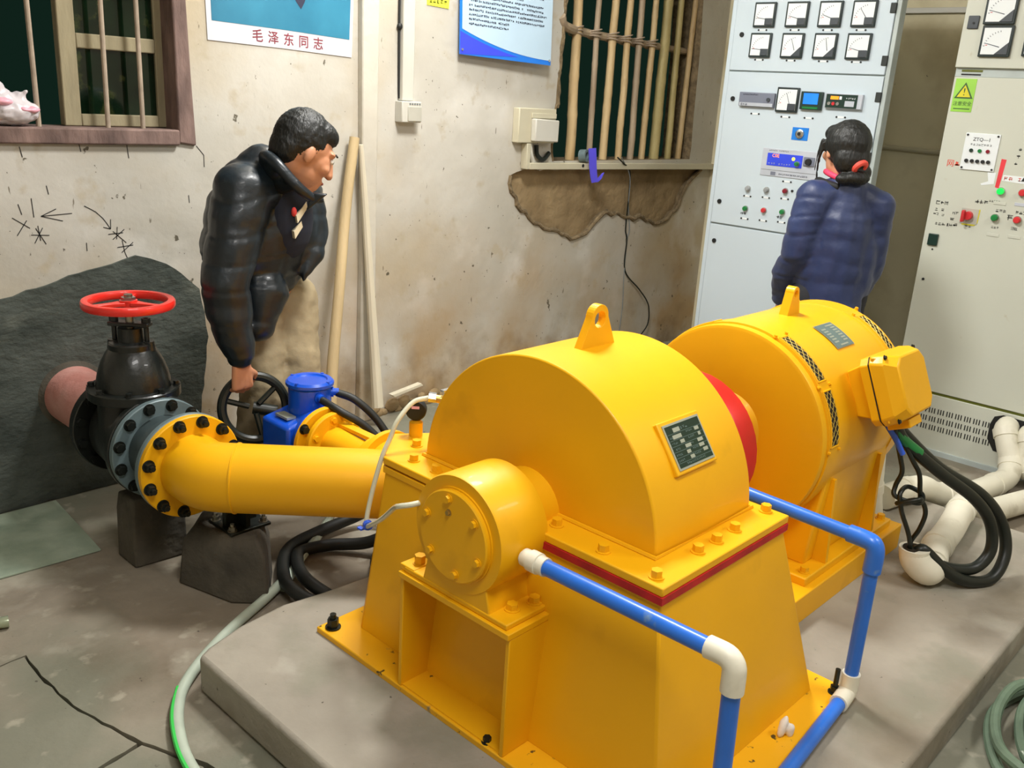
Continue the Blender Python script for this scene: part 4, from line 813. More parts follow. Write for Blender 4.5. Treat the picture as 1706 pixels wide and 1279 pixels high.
# sheet and scraps on the left floor
sh = MB(); sp_ = [(.55,2.86),(.813,2.872),(1.123,2.858),(1.135,3.0),(1.15,3.2),(1.16,3.33),(.55,3.33)]
sh.prism(sp_, (0,0,.002), (1,0,0), (0,1,0), (0,0,.006)); tag(sh.build('floor_sheet', 'sheet_green', bevel=.001), 'pale green sheet lying on the floor by the left wall', 'sheet')
tag(MB().lathe((.60,2.62,.02), (.16,-.045,0), [(.012,0),(.012,.11),(.017,.13),(.017,.145),(.010,.145),(.010,.0)], 16, close=True).build('metal_tube', 'tube_chrome'), 'short bright metal tube lying at the left edge of the floor', 'tube')
tag(MB().prism([(.55,2.60),(.70,2.57),(.745,2.62),(.70,2.68),(.66,2.76),(.55,2.80)], (0,0,.001), (1,0,0), (0,1,0), (0,0,.012)).build('cloth_rag', 'sheet_green', bevel=.003), 'pale green rag on the floor under the metal tube', 'rag')
sr = MB(); sr.ell((1.842,.742,.150), (.014,.010,.028), Matrix.Rotation(.5, 3, 'Y')); sr.ell((1.856,.730,.138), (.012,.010,.020)); blob(sr, 'paper_scrap', 'scrap_white', None, .003, 2, lambda p: .003*noise.noise(p*60)); o = bpy.data.objects['paper_scrap']; tag(o, 'crumpled white paper scrap on the yellow base plate', 'paper')
# ================================================================ RIGHT: WHITE PIPES, CABLES, HOSE COIL
cu = thing('conduit_elbow', 'upturned white plastic elbow on the plinth taking the black cables', 'pipe elbow', (2.90,.80,PZ))
MB().tube([(2.872,.835,.235),(2.872,.832,.215),(2.880,.82,.19),(2.90,.795,.165),(2.935,.790,.160),(2.97,.80,.160)], .04, 24, sub=5, rf=lambda t: .043+.006*math.sin(t*math.pi)).build('elbow', 'pvc_white', cu)
MB().lathe((2.872,.835,.232), (0,.04,1), [(.030,-.012),(.046,-.012),(.047,.006),(.041,.006),(.030,-.005)], 28, close=True).build('rim', 'pvc_white', cu)
MB().cyl((2.872,.835,.2355), (2.872,.835,.2375), .036, n=24).build('mouth', 'vent_black', cu)
def pvc(name, pts, r_, label, sub=5):
    t = thing(name, label, 'pipe', pts[0]); MB().tube(pts, r_, 20, sub=sub).build('pipe_run', 'pvc_white', t)
    P_ = smooth_path([V(p) for p in pts], sub)
    for k in range(6, len(P_)-3, 9): MB().lathe(P_[k]-(P_[k+1]-P_[k]).normalized()*.02, P_[k+1]-P_[k], [(r_-.001,0),(r_+.004,.001),(r_+.004,.039),(r_-.001,.04)], 20, close=True).build('socket', 'pvc_white', t)
    return t
pvc('white_conduit', [(2.97,.80,.16),(3.10,.835,.155),(3.30,.855,.16),(3.50,.885,.16),(3.63,.90,.145),(3.76,.875,.08),(4.06,.81,.055),(4.35,.72,.055),(4.62,.62,.055)], .048, 'white plastic conduit running from upturned elbow along the floor')
pvc('white_conduit', [(4.49,1.02,.235),(4.44,1.015,.225),(4.41,.985,.17),(4.38,.95,.10),(4.30,.935,.06),(4.15,.955,.055),(3.9,1.01,.06),(3.72,1.05,.11),(3.6,1.08,.16),(3.38,1.13,.162)], .048, 'white plastic conduit leaving the cabinet base and crossing behind the generator')
pvc('white_conduit', [(4.49,.925,.225),(4.45,.92,.215),(4.42,.90,.16),(4.40,.875,.09),(4.45,.83,.055),(4.6,.76,.055)], .046, 'short white plastic conduit leaving the cabinet base on the right')
pvc('white_conduit', [(3.30,1.16,.115),(3.285,1.17,.2),(3.28,1.18,.32),(3.30,1.20,.42),(3.38,1.26,.46),(3.5,1.4,.46)], .062, 'fat white plastic bend standing behind the generator foot')
gt = V((2.745,.945,.615))
def cable(name, pts, r_, label, m='cable_black', group=None): return tag(MB().tube(pts, r_, 12, sub=8).build(name, m), label, 'cable', group)
cable('power_cable', [gt+V((.02,-.01,.05)),gt+V((.04,-.04,-.01)),(2.90,.82,.50),(3.03,.735,.40),(3.10,.69,.31),(3.10,.67,.22),(3.05,.69,.165),(2.98,.735,.165),(2.92,.79,.19),(2.872,.845,.225)], .019, 'thick black power cable hanging from the generator box, inner bend')
cable('power_cable', [gt+V((.04,0,.05)),gt+V((.07,-.03,0)),(2.94,.835,.50),(3.09,.735,.40),(3.17,.675,.30),(3.165,.64,.20),(3.09,.645,.13),(2.99,.695,.135),(2.93,.75,.175),(2.885,.81,.235),(2.875,.83,.22)], .019, 'thick black power cable hanging from the generator box, outer bend')
cable('core_sleeve', [gt+V((.015,-.005,.04)),gt+V((.03,-.035,.0)),(2.83,.868,.565)], .0175, 'green sleeve on a power cable under the terminal box', 'btn_green')
cable('core_sleeve', [gt+V((-.01,0,.04)),gt+V((.0,-.03,0)),gt+V((.02,-.05,-.045))], .009, 'blue sleeve under the terminal box', 'tie_blue'); cable('core_sleeve', [gt+V((.06,.01,.04)),gt+V((.08,-.01,.0)),gt+V((.10,-.03,-.03))], .009, 'red sleeve under the terminal box', 'btn_red')
kn = V((2.80,.86,.43))
cable('control_cable', [gt+V((0,-.02,.03)),(2.765,.90,.56),(2.772,.888,.51),(2.775,.90,.46),kn+V((-.035,.03,0)),kn+V((0,-.03,-.012)),kn+V((.05,-.02,.0)),kn+V((.03,.02,.018)),kn+V((-.03,.02,.012)),kn+V((-.03,.01,-.03)),(2.80,.868,.36),(2.835,.85,.29),(2.868,.842,.215)], .0075, 'thin black control cable tied in a loop, left strand')
cable('control_cable', [gt+V((.02,-.02,.03)),(2.80,.875,.55),(2.83,.855,.50),(2.835,.845,.45),kn+V((.04,-.02,-.012)),kn+V((-.02,-.035,.008)),kn+V((-.035,.02,-.02)),kn+V((.02,.02,-.03)),kn+V((.045,-.02,-.02)),(2.86,.822,.37),(2.862,.83,.31),(2.866,.85,.25),(2.878,.835,.21)], .0075, 'thin black control cable tied in a loop, right strand')
for i, (cx, cy, rr, z, sq) in enumerate(((2.53,.17,.32,.02,.85),(2.57,.15,.29,.045,.8),(2.50,.19,.28,.068,.85),(2.60,.16,.24,.05,.7),(2.52,.12,.26,.09,.9))):
    pts_ = [(cx+rr*math.cos(t*2*math.pi/14)*1.1, cy+rr*sq*math.sin(t*2*math.pi/14), z+.012*math.sin(t*1.9+i)) for t in range(14)]
    if i == 0: coil = thing('hose_coil', 'loose coil of dull green hose on the floor beside the plinth', 'hose', (cx,cy,0))
    MB().tube(pts_, .0145, 10, closed=True, sub=5).build('hose_turn', 'coil_green', coil)
tag(MB().tube([(2.35,.33,.03),(2.45,.22,.05),(2.6,.08,.06),(2.8,-.05,.05)], .016, 10, sub=5).build('hose_tail', 'hose_grey'), 'pale hose tail lying across the green hose coil', 'hose')
tag(MB().cyl((3.005,.72,PZ), (3.005,.72,PZ+.05), .008, n=10).build('steel_stub', 'bolt_dark'), 'little steel stub standing on the plinth beside the upturned elbow', 'stub')
# ================================================================ CONTROL CABINETS (faces look towards -X)
FX = 4.5; RTY = V((0,-1,0)); UPZ = V((0,0,1))
def fbox(y0, z0, y1, z1, d0, d1): return MB().box((FX-d1, min(y0,y1), z0), (FX-d0, max(y0,y1), z1))
def fcyl(y, z, r_, d0, d1, n=20): return MB().cyl((FX-d0,y,z), (FX-d1,y,z), r_, n=n)
def ftri(pts, d, t): return MB().prism([(-y, z) for y, z in pts], (FX-d,0,0), (0,-1,0), (0,0,1), (-t,0,0))
def meter(y, z, sz, style, parent, ang, name='panel_meter', d=.0):
    h = sz/2; fr = fbox(y+h, z-h, y-h, z+h, d, d+.014).build(name, 'meter_frame', parent, bevel=.003)
    k = h*.84; fbox(y+k, z-k, y-k, z+k, d+.014, d+.0152).build('dial', 'meter_face', fr)
    if style == 'block': fbox(y-k*.15, z-k, y-k, z-k*.35, d+.0152, d+.0185).build('corner_block', 'meter_grey', fr, bevel=.002)
    else: ftri([(y-k*.05,z-k),(y-k,z-k),(y-k,z-k*.1)], d+.0152, .003).build('corner_block', 'meter_grey', fr)
    b = MB(); a = math.radians(ang); p0 = V((FX-d-.0162, y-k*.35, z-k*.45)); dv = (RTY*math.cos(a)+UPZ*math.sin(a)); q = UPZ*math.cos(a)-RTY*math.sin(a); L = k*1.15
    b.add([p0-q*.0015, p0+dv*L-q*.0010, p0+dv*L+q*.0010, p0+q*.0015], [(0,1,2,3)])
    for i in range(9):
        t = math.radians(100+70*i/8); c = V((FX-d-.0162, y-k*.5, z-k*.6))+(RTY*math.cos(t)+UPZ*math.sin(t))*k*1.3; e = c+(RTY*math.cos(t)+UPZ*math.sin(t))*k*.12; w_ = (UPZ*math.cos(t)-RTY*math.sin(t))*.0010
        b.add([c-w_, e-w_, e+w_, c+w_], [(0,1,2,3)])
    b.build('needle', 'print_dark', fr, raw=True, stuff=True)
    b = MB(); b.add([V((FX-d-.0162, y+k*.82, z-k*.30)), V((FX-d-.0162, y+k*.58, z-k*.34)), V((FX-d-.0162, y+k*.58, z-k*.27))], [(0,1,2)]); b.build('red_mark', 'btn_red', fr, raw=True, stuff=True)
    return fr
def tagplate(y, z, parent, w_=.050, d=.0):
    p_ = fbox(y+w_*.32, z-.0045, y-w_*.32, z+.0045, d, d+.0015).build('label_strip', 'meter_face', parent)
    for sg in (-1, 1): fcyl(y+sg*w_*.44, z, .0045, d, d+.003, 10).build('label_screw', 'print_black', p_)
def button(y, z, r_, m, parent, d=.0, name='push_button'):
    b = fcyl(y, z, r_*1.2, d, d+.008, 24).build(name, 'chrome', parent); MB().lathe((FX-d-.008,y,z), (-1,0,0), [(r_,0),(r_,.010),(r_*.8,.014),(0,.015)], 24).build('cap', m, b); return b
# ---- cabinet one
c1_ = thing('control_cabinet', 'white control panel with eight meters in front of the woman', 'cabinet', (FX,2.29,0)); D = .012
MB().box((FX,1.848,0), (FX+.055,2.728,2.30)).build('panel_frame', 'cabinet_edge', c1_, bevel=.003)
MB().box((FX+.055,2.70,0), (FX+.55,2.726,2.30)).build('side_sheet', 'cabinet_edge', c1_)
fbox(2.728,0,2.704,2.30,0,.008).build('edge_trim', 'cabinet_white', c1_, bevel=.002)
fbox(1.868,0,1.848,2.30,0,.008).build('edge_trim', 'cabinet_edge', c1_, bevel=.002)
dU = fbox(2.702,1.737,1.872,2.29,0,D).build('upper_door', 'cabinet_white', c1_, bevel=.003); dM = fbox(2.702,.942,1.872,1.730,0,D).build('middle_door', 'cabinet_white', c1_, bevel=.003)
dL = fbox(2.702,.08,1.872,.934,0,D).build('lower_door', 'cabinet_white', c1_, bevel=.003)
my = (2.531,2.354,2.181,2.013)
for i, y in enumerate(my):
    meter(y, 2.006, .118, 'block', dU, (172,165,160,128)[i], d=D); tagplate(y+.006, 1.934, dU, d=D)
    meter(y+.003, 1.861, .118, ('block','tri','tri','block')[i], dU, (175,112,104,165)[i], d=D); tagplate(y+.004, 1.791, dU, d=D)
def dev(y0, z0, y1, z1, m, name, t=.02): return fbox(y0, z0, y1, z1, D, D+t).build(name, m, dM, bevel=.003)
a = dev(2.611,1.561,2.409,1.631,'device_grey','relay_module'); fbox(2.605,1.563,2.415,1.580,D+.02,D+.022).build('lower_strip', 'device_light', a); fcyl(2.44,1.598,.010,D+.02,D+.026).build('knob', 'meter_grey', a); b = MB(); glyphs(b, 3, (FX-D-.0225,2.59,1.571), RTY, UPZ, .012); glyphs(b, 10, (FX-D-.0205,2.585,1.62), RTY, UPZ, .008); b.build('lettering', 'print_dark', a, raw=True, stuff=True)
meter(2.341,1.603,.120,'block',dM,112,d=D)
a = dev(2.266,1.562,2.152,1.648,'device_dark','power_analyser'); fbox(2.250,1.588,2.172,1.640,D+.02,D+.021).build('screen', 'screen_blue', a); fbox(2.25,1.566,2.168,1.576,D+.02,D+.022).build('keys', 'btn_green', a)
a = dev(2.136,1.575,1.949,1.645,'device_light','speed_relay'); fbox(2.130,1.578,1.972,1.641,D+.02,D+.022).build('face', 'device_dark', a)
fbox(2.107,1.617,2.066,1.632,D+.022,D+.023).build('display', 'led_orange', a); fbox(2.062,1.617,2.050,1.632,D+.022,D+.023).build('display', 'meter_face', a); fbox(2.032,1.586,1.985,1.612,D+.022,D+.023).build('label_patch', 'device_light', a)
for k, y in enumerate((2.112,2.090,2.068)): fcyl(y,1.597,.008,D+.022,D+.025).build('key', ('chrome','btn_red','chrome')[k], a)
b = MB(); glyphs(b, 6, (FX-D-.0225,2.035,1.624), RTY, UPZ, .009); b.build('lettering', 'meter_face', a, raw=True, stuff=True)
for y, z in ((2.516,1.526),(2.343,1.520),(2.216,1.522),(2.05,1.536)): tagplate(y, z, dM, d=D)
a = fbox(2.293,1.412,2.205,1.474,D,D+.002).build('sticker', 'sticker_blue', dM); MB().lathe((FX-D-.002,2.249,1.443), (-1,0,0), [(.024,0),(.022,.008),(.012,.012),(0,.012)], 28).build('key_switch', 'chrome', a); fcyl(2.249,1.443,.009,D+.013,D+.015).build('keyhole', 'print_black', a)
a = fbox(2.440,1.222,2.128,1.362,D,D+.004).build('governor_panel', 'device_light', dM, bevel=.002); bl = fbox(2.409,1.276,2.213,1.338,D+.004,D+.006).build('blue_face', 'panel_blue', a)
text('C0E', .024, (FX-D-.0066,2.362,1.326), RTY, UPZ, 'led_orange', bl, 'display_digits'); fcyl(2.262,1.318,.009,D+.006,D+.008).build('indicator', 'led_yellow', bl); button(2.236,1.296,.011,'btn_green',bl,D+.006,'start_key')
b = MB(); glyphs(b, 9, (FX-D-.0062,2.395,1.287), RTY, UPZ, .009, 1.6); b.build('lettering', 'device_light', bl, raw=True, stuff=True)
sq = fbox(2.206,1.290,2.146,1.334,D+.004,D+.010).build('rotary_switch', 'device_grey', a, bevel=.002); MB().lathe((FX-D-.010,2.176,1.311), (-1,0,0), [(.017,0),(.015,.014),(0,.014)], 20).build('knob', 'print_black', sq)
b = MB(); glyphs(b, 14, (FX-D-.0042,2.40,1.352), RTY, UPZ, .007); glyphs(b, 16, (FX-D-.0042,2.33,1.236), RTY, UPZ, .009); b.build('lettering', 'print_dark', a, raw=True, stuff=True); fbox(2.38,1.228,2.352,1.246,D+.004,D+.005).build('logo', 'device_grey', a); fbox(2.437,1.252,2.132,1.2545,D+.004,D+.0045).build('rule', 'print_grey', a)
tagplate(2.282,1.203,dM,d=D)
for (y, z, m) in ((2.497,1.145,'btn_grey'),(2.388,1.150,'btn_grey'),(2.281,1.156,'btn_dark_red'),(2.175,1.162,'btn_green_lit'),(2.496,1.040,'btn_green'),(2.387,1.044,'btn_red'),(2.281,1.049,'btn_green'),(2.178,1.057,'btn_red'),(2.07,1.166,'btn_red'),(2.07,1.062,'btn_green')):
    button(y, z, .0125, m, dM, D); tagplate(y, z-.040 if z > 1.1 else z-.054, dM, .044, D)
fcyl(2.245,1.160,.006,D,D+.006).build('small_knob', 'print_black', dM)
b = MB(); glyphs(b, 2, (FX-D-.0005,2.515,1.012), RTY, UPZ, .018, .9); glyphs(b, 2, (FX-D-.0005,2.305,1.02), RTY, UPZ, .018, .9); glyphs(b, 3, (FX-D-.0005,2.20,1.028), RTY, UPZ, .014, .9); b.build('marker_scribble', 'print_black', dM, raw=True, stuff=True)
for y, z, p_ in ((2.652,1.912,dU),(2.658,1.595,dM),(2.661,1.059,dM),(2.663,.844,dL)): fcyl(y,z,.012,D,D+.006).build('door_lock', 'print_black', p_)
for z in (2.03,1.80,1.637,1.361,.8,.3): fbox(1.895,z-.022,1.868,z+.022,.008,D+.006).build('hinge', 'cabinet_dark', c1_, bevel=.002)
# ---- cabinet two
c2_ = thing('switch_cabinet', 'cream switch cabinet with green warning sign at the right edge', 'cabinet', (FX,1.15,0))
MB().box((FX+.006,.74,.02), (FX+.60,1.556,2.30)).build('carcass', 'cabinet_cream', c2_, bevel=.003)
up2 = fbox(1.558,1.779,.74,2.30,-.006,.018).build('instrument_door', 'cabinet_cream', c2_, bevel=.003)
fbox(1.556,1.742,.74,1.779,-.006,.002).build('shadow_rail', 'cabinet_edge', c2_); fbox(1.53,1.748,1.447,1.754,.002,.004).build('rail_slot', 'print_black', c2_); fbox(1.53,1.762,1.442,1.771,.002,.004).build('rail_slot', 'print_olive', c2_)
d2 = fbox(1.556,.305,.74,1.741,-.006,.006).build('main_door', 'cabinet_cream', c2_, bevel=.003)
bs = fbox(1.556,.02,.74,.292,-.006,.004).build('base_panel', 'cabinet_cream', c2_, bevel=.003)
fbox(1.556,.288,.74,.306,-.006,.001).build('base_gap', 'print_olive', c2_); fbox(1.56,0,.73,.024,-.006,.016).build('base_sill', 'cabinet_edge', c2_)
b = MB()
for row in range(3):
    for k in range(11):
        y = 1.495-row*.0-.041*k-.008*row
        if y < 1.085: continue
        for j in range(3): b.box((FX-.0052, y-.012*j-.0022, .214-.042*row-.013), (FX-.0040, y-.012*j+.0022, .214-.042*row+.013))
b.build('vent_slots', 'print_black', bs, stuff=True)
hp_ = [(1.095,.15),(1.098,.22),(1.085,.262),(1.05,.278),(.98,.275),(.86,.27),(.82,.20),(.83,.10),(.95,.09),(1.06,.10)]
ftri(hp_[::-1], .004, .0012).build('cable_cutout', 'print_black', bs)
for y, z in ((1.41,2.02),(1.405,1.888),(1.235,2.02),(1.23,1.893),(1.06,2.02),(1.06,1.893)): meter(y, z, .128, 'tri', up2, 165, d=.018)
fbox(1.538,1.938,1.492,1.992,.018,.026).build('door_latch', 'meter_grey', up2, bevel=.003); fcyl(1.512,1.962,.005,.026,.028).build('keyhole', 'print_black', up2)
sg = fbox(1.545,1.592,1.456,1.733,.006,.0075).build('warning_sign', 'sign_green', d2)
def tri(c, r_, dd, m):
    pts_ = [(c[0]-r_*math.cos(math.radians(a)), c[1]+r_*math.sin(math.radians(a))) for a in (90,210,330)]; ftri(pts_, dd, .0006).build('warning_triangle', m, sg)
tri((1.500,1.672), .046, .0075, 'sign_line'); tri((1.500,1.672), .034, .0081, 'sign_yellow')
text('!', .046, (FX-.0090,1.500,1.676), RTY, UPZ, 'sign_line', sg); text('注意安全', .020, (FX-.0079,1.500,1.626), RTY, UPZ, 'sign_line', sg); fbox(1.535,1.603,1.465,1.607,.0075,.0079).build('underline', 'sign_line', sg)
pl_ = fbox(1.456,1.346,1.310,1.506,.006,.012).build('relay_plate', 'meter_face', d2, bevel=.002)
for y, z in ((1.447,1.497),(1.319,1.497),(1.447,1.355),(1.319,1.355)): fcyl(y,z,.0045,.012,.015,10).build('plate_screw', 'print_black', pl_)
text('ZTQ—1', .021, (FX-.0124,1.384,1.479), RTY, UPZ, 'print_black', pl_); b = MB(); glyphs(b, 8, (FX-.0120,1.424,1.457), RTY, UPZ, .010, 1.15); b.build('lettering', 'print_grey', pl_, raw=True, stuff=True)
for y, m in ((1.420,'device_dark'),(1.384,'btn_green'),(1.350,'btn_dark_red')): fcyl(y,1.431,.008,.012,.018).build('indicator', m, pl_)
for y in (1.432,1.408,1.385,1.362,1.339): fcyl(y,1.386,.0078,.012,.020).build('terminal', 'print_black', pl_)
text('网', .034, (FX-.0064,1.500,1.366), RTY, UPZ, 'char_red', d2, 'red_lettering'); b = MB(); glyphs(b, 1, (FX-.006,1.470,1.368), RTY, UPZ, .026, 1, .2); b.build('red_lettering', 'char_red', d2, raw=True, stuff=True)
ftri([(1.289,1.405),(1.268,1.403),(1.276,1.280),(1.292,1.282)], .006, .001).build('red_tape', 'tape_red', d2)
lb = ftri([(1.268,1.338),(1.13,1.338),(1.13,1.305),(1.270,1.313)], .006, .001).build('paper_label', 'meter_face', d2); b = MB(); glyphs(b, 5, (FX-.0071,1.255,1.324), RTY, UPZ, .017, 1.1); b.build('lettering', 'char_red', lb, raw=True, stuff=True); ftri([(1.192,1.318),(1.184,1.336),(1.178,1.318)], .0072, .0006).build('mark', 'print_black', lb)
ftri([(1.335,1.343),(1.30,1.345),(1.30,1.295),(1.35,1.285),(1.355,1.292),(1.325,1.305)], .006, .0008).build('torn_paper', 'meter_face', d2)
for (y, z, m) in ((1.263,1.268,'btn_green_lit'),(1.174,1.271,'btn_red'),(1.264,1.152,'btn_green'),(1.172,1.154,'btn_red'),(1.085,1.272,'btn_green'),(1.085,1.155,'btn_grey')): button(y, z, .0145, m, d2, .006)
for y, z in ((1.258,1.216),(1.172,1.220),(1.259,1.076),(1.170,1.079)): fbox(y+.026,z-.007,y-.026,z+.007,.006,.008).build('label_holder', 'device_light' if z > 1.2 and y < 1.2 else 'cabinet_cream', d2, bevel=.001)
kp = fbox(1.410,1.110,1.336,1.178,.006,.009).build('rotary_plate', 'plastic_grey', d2); ftri([(1.336,1.178),(1.331,1.178),(1.333,1.118),(1.345,1.104),(1.40,1.104),(1.40,1.110),(1.345,1.111),(1.338,1.120)], .006, .002).build('plate_edge', 'sign_yellow', kp)
MB().lathe((FX-.009,1.376,1.147), (-1,0,0), [(.020,0),(.018,.02),(0,.02)], 24).build('knob_base', 'btn_red', kp); MB().box((FX-.05,1.385,1.118), (FX-.02,1.398,1.172)).build('knob_grip', 'btn_red', kp, bevel=.005)
b = MB()
for y, z, n, sz in ((1.520,1.190,3,.020),(1.522,1.158,3,.015),(1.526,1.136,4,.013),(1.443,1.150,2,.016),(1.445,1.125,1,.022),(1.510,1.094,6,.017),(1.424,1.098,5,.016),(1.353,1.213,3,.020),(1.300,1.222,5,.010),(1.262,1.184,3,.016),(1.18,1.186,3,.016),(1.205,1.16,1,.028),(1.268,1.11,3,.012),(1.185,1.115,2,.016),(1.222,1.45,1,.018),(1.224,1.42,1,.018),(1.228,1.39,1,.018)): glyphs(b, n, (FX-.006,y,z), RTY, UPZ, sz, .95, .11)
b.build('marker_lettering', 'print_black', d2, raw=True, stuff=True)
fbox(1.532,.992,1.487,1.046,.006,.016).build('door_latch', 'device_dark', d2, bevel=.003); fcyl(1.505,.974,.004,.006,.008).build('rivet', 'print_black', d2); fcyl(1.52,.83,.006,.006,.009).build('rivet', 'print_black', d2)
# ================================================================ PEOPLE
def basis(f, u):
    f = V(f).normalized(); u = V(u); u = (u-f*u.dot(f)).normalized(); r_ = f.cross(u); return Matrix((r_, f, u)).transposed()
def head(mb, c, B, k=1):
    c = V(c); P_ = lambda x, y, z: c+B @ V((x*k, y*k, z*k)); E_ = lambda p, r_: mb.ell(P_(*p), tuple(q*k for q in r_), B)
    E_((0,-.012,.022), (.074,.094,.098)); E_((0,.03,-.05), (.056,.06,.062)); E_((0,.058,-.095), (.026,.026,.02)); E_((0,.072,.034), (.056,.022,.014))
    E_((0,.045,-.01), (.062,.055,.06)); E_((0,.066,-.068), (.032,.032,.040)); mb.cap(P_(0,.094,.018), P_(0,.112,-.026), .009*k, .0135*k, 12); E_((0,.088,-.060), (.026,.013,.011))
    for sx in (-1, 1): E_((sx*.076,-.005,-.008), (.008,.016,.027)); E_((sx*.036,.066,-.02), (.026,.026,.022)); E_((sx*.012,.103,-.028), (.009,.010,.008))
def eyes(c, B, parent, k=1):
    c = V(c)
    for sx in (-1, 1):
        e = MB().ell(c+B @ V((sx*.031*k,.083*k,.014*k)), (.013*k,.010*k,.008*k), B, 14).build('eye', 'eye_white', parent); MB().ell(c+B @ V((sx*.031*k,.0905*k,.014*k)), (.006*k,.004*k,.006*k), B, 12).build('iris', 'eye_dark', e)
        MB().tube([c+B @ V((sx*x*k, .088*k, z*k)) for x, z in ((.014,.036),(.032,.041),(.05,.036))], .0035*k, 6, sub=3).build('eyebrow', 'hair_black', parent)
    MB().ell(c+B @ V((0,.099*k,-.060*k)), (.021*k,.005*k,.006*k), B, 14).build('mouth', 'lip', parent)
def hand(mb, wrist, d, palm_n, side, curl, k=1):
    """palm, four fingers of unequal length and a thumb leaving the side of the palm; curl in degrees per joint"""
    d = V(d).normalized(); n_ = V(palm_n); n_ = (n_-d*n_.dot(d)).normalized(); w_ = d.cross(n_)*side; wrist = V(wrist)
    for i, x in enumerate((-.030,-.010,.010,.030)): mb.cap(wrist+w_*x*.7*k, wrist+d*.078*k+w_*x*k, .015*k, .0125*k, 10)
    for i, (x, L) in enumerate(((.030,.072),(.010,.082),(-.010,.077),(-.030,.060))):
        p_ = wrist+d*(.080-.004*abs(i-1))*k+w_*x*k; a = d.copy()
        for j, fr in enumerate((.45,.32,.23)):
            a = Matrix.Rotation(math.radians(curl)*(1 if j else .7), 3, n_.cross(d).normalized()*-1) @ a if False else (a*math.cos(math.radians(curl))+n_*math.sin(math.radians(curl))).normalized() if j == 0 else a
            if j: 
                t_ = (n_-a*n_.dot(a)); t_ = t_.normalized() if t_.length > 1e-3 else -d
                bend = math.radians(curl); perp = (n_*a.dot(d)-d*a.dot(n_)); a = (a*math.cos(bend)+perp*math.sin(bend)).normalized()
            q = p_+a*L*fr*k; mb.cap(p_, q, (.0092-.0008*j)*k, (.0086-.0010*j)*k, 10); p_ = q
    b0 = wrist+d*.022*k+w_*.030*k; b1 = b0+(w_*.75+d*.6+n_*.35).normalized()*.038*k; b2 = b1+(w_*.15+d*.85+n_*.55).normalized()*.030*k; b3 = b2+(d*.8+n_*.6-w_*.1).normalized()*.022*k
    mb.chain([b0, b1, b2, b3], [.014*k, .0115*k, .010*k, .0082*k], 10)
# ---------------------------------------------------------------- man bending over the actuator
mn = thing('person', 'man in a shiny black padded jacket bending to turn a black handwheel', 'person', (1.84,2.93,0))
hc = V((1.812,2.665,1.325)); Bh = basis((.86,-.22,-.50), (0,0,1))
rs, ls = V((1.625,2.74,1.185)), V((1.915,2.85,1.165)); nk = V((1.755,2.765,1.225)); ch = V((1.765,2.82,1.06)); hip = V((1.82,2.92,.78))
re_, rw = V((1.528,2.70,.905)), V((1.552,2.662,.635)); le, lw = V((1.935,2.97,.93)), V((1.86,3.0,.80))
rh, lh = V((1.775,2.905,.77)), V((1.905,2.895,.77)); rk, lk = V((1.735,2.82,.45)), V((1.865,2.79,.45)); ra, la = V((1.72,2.90,.08)), V((1.88,2.92,.08))
bd = MB(); head(bd, hc, Bh, 1.04); bd.chain([hc+Bh @ V((0,-.02,-.05)), nk, ch, hip], [.055,.060,.10,.10]); bd.chain([rs, re_, rw], [.05,.038,.026]); bd.chain([ls, le, lw], [.05,.038,.026])
bd.chain([rh, rk, ra], [.075,.05,.036]); bd.chain([lh, lk, la], [.075,.05,.036]); bd.chain([nk, rs], [.06,.05]); bd.chain([nk, ls], [.06,.05])
hand(bd, rw+V((.0,-.006,-.008)), (.06,.04,-1), (.05,1,0), 1, 42, .95); hand(bd, lw+V((0,0,-.02)), (-.1,-.1,-1), (-.6,-.2,0), -1, 16, .95)
blob(bd, 'body', 'skin', mn, .0055, 3)
eyes(hc, Bh, mn, 1.04)
hr = MB()
def E2(mb, c, B, p, r_, k=1): mb.ell(V(c)+B @ V(tuple(q*k for q in p)), tuple(q*k for q in r_), B)
E2(hr, hc, Bh, (0,-.024,.036), (.080,.094,.096), 1.04); E2(hr, hc, Bh, (0,-.055,-.005), (.070,.056,.075), 1.04); E2(hr, hc, Bh, (0,.020,.078), (.064,.064,.044), 1.04)
blob(hr, 'hair', 'hair_black', mn, .005, 3, lambda p: .0015*noise.noise(p*60)+.0025*noise.noise(p*210))
jk = MB(); jk.chain([nk+V((0,.02,-.03)), ch, V((1.775,2.87,.94))], [.105,.150,.150])
jk.chain([nk+V((-.03,.01,-.03)), rs, V((1.575,2.715,1.05)), re_, V((1.535,2.682,.77)), rw+V((0,0,.035))], [.09,.100,.088,.080,.074,.052])
jk.chain([nk+V((.03,.02,-.03)), ls, V((1.945,2.90,1.05)), le, lw+V((0,0,.05))], [.09,.088,.078,.068,.055])
jk.chain([(1.60,2.79,1.0),(1.625,2.80,1.12),(1.67,2.79,1.215),(1.72,2.775,1.275)], [.10,.095,.085,.07]); jk.chain([(1.70,2.80,1.22),(1.80,2.82,1.20)], [.09,.085]); jk.ell((1.70,2.83,1.03), (.145,.15,.20)); jk.ell((1.70,2.84,.90), (.13,.12,.16)); jk.ell((1.86,2.80,1.03), (.10,.09,.17))
jk.chain([(1.70,2.76,.84),(1.665,2.73,.74)], [.095,.06]); jk.chain([(1.925,2.80,1.14),(1.93,2.77,1.04),(1.90,2.745,.965),(1.845,2.72,.885)], [.055,.05,.04,.014])
def fold_man(p):
    q = noise.noise(V((p.x*6, p.y*6, p.z*22)))*.5+noise.noise(V((p.x*14, p.y*14, p.z*10)))*.5
    s_ = math.sin(p.z*2*math.pi/.105+2.5*noise.noise(p*4)); return .009*q-.003*max(0, s_)**6
blob(jk, 'jacket', 'jacket_black', mn, .008, 4, fold_man, 'shiny black padded jacket')
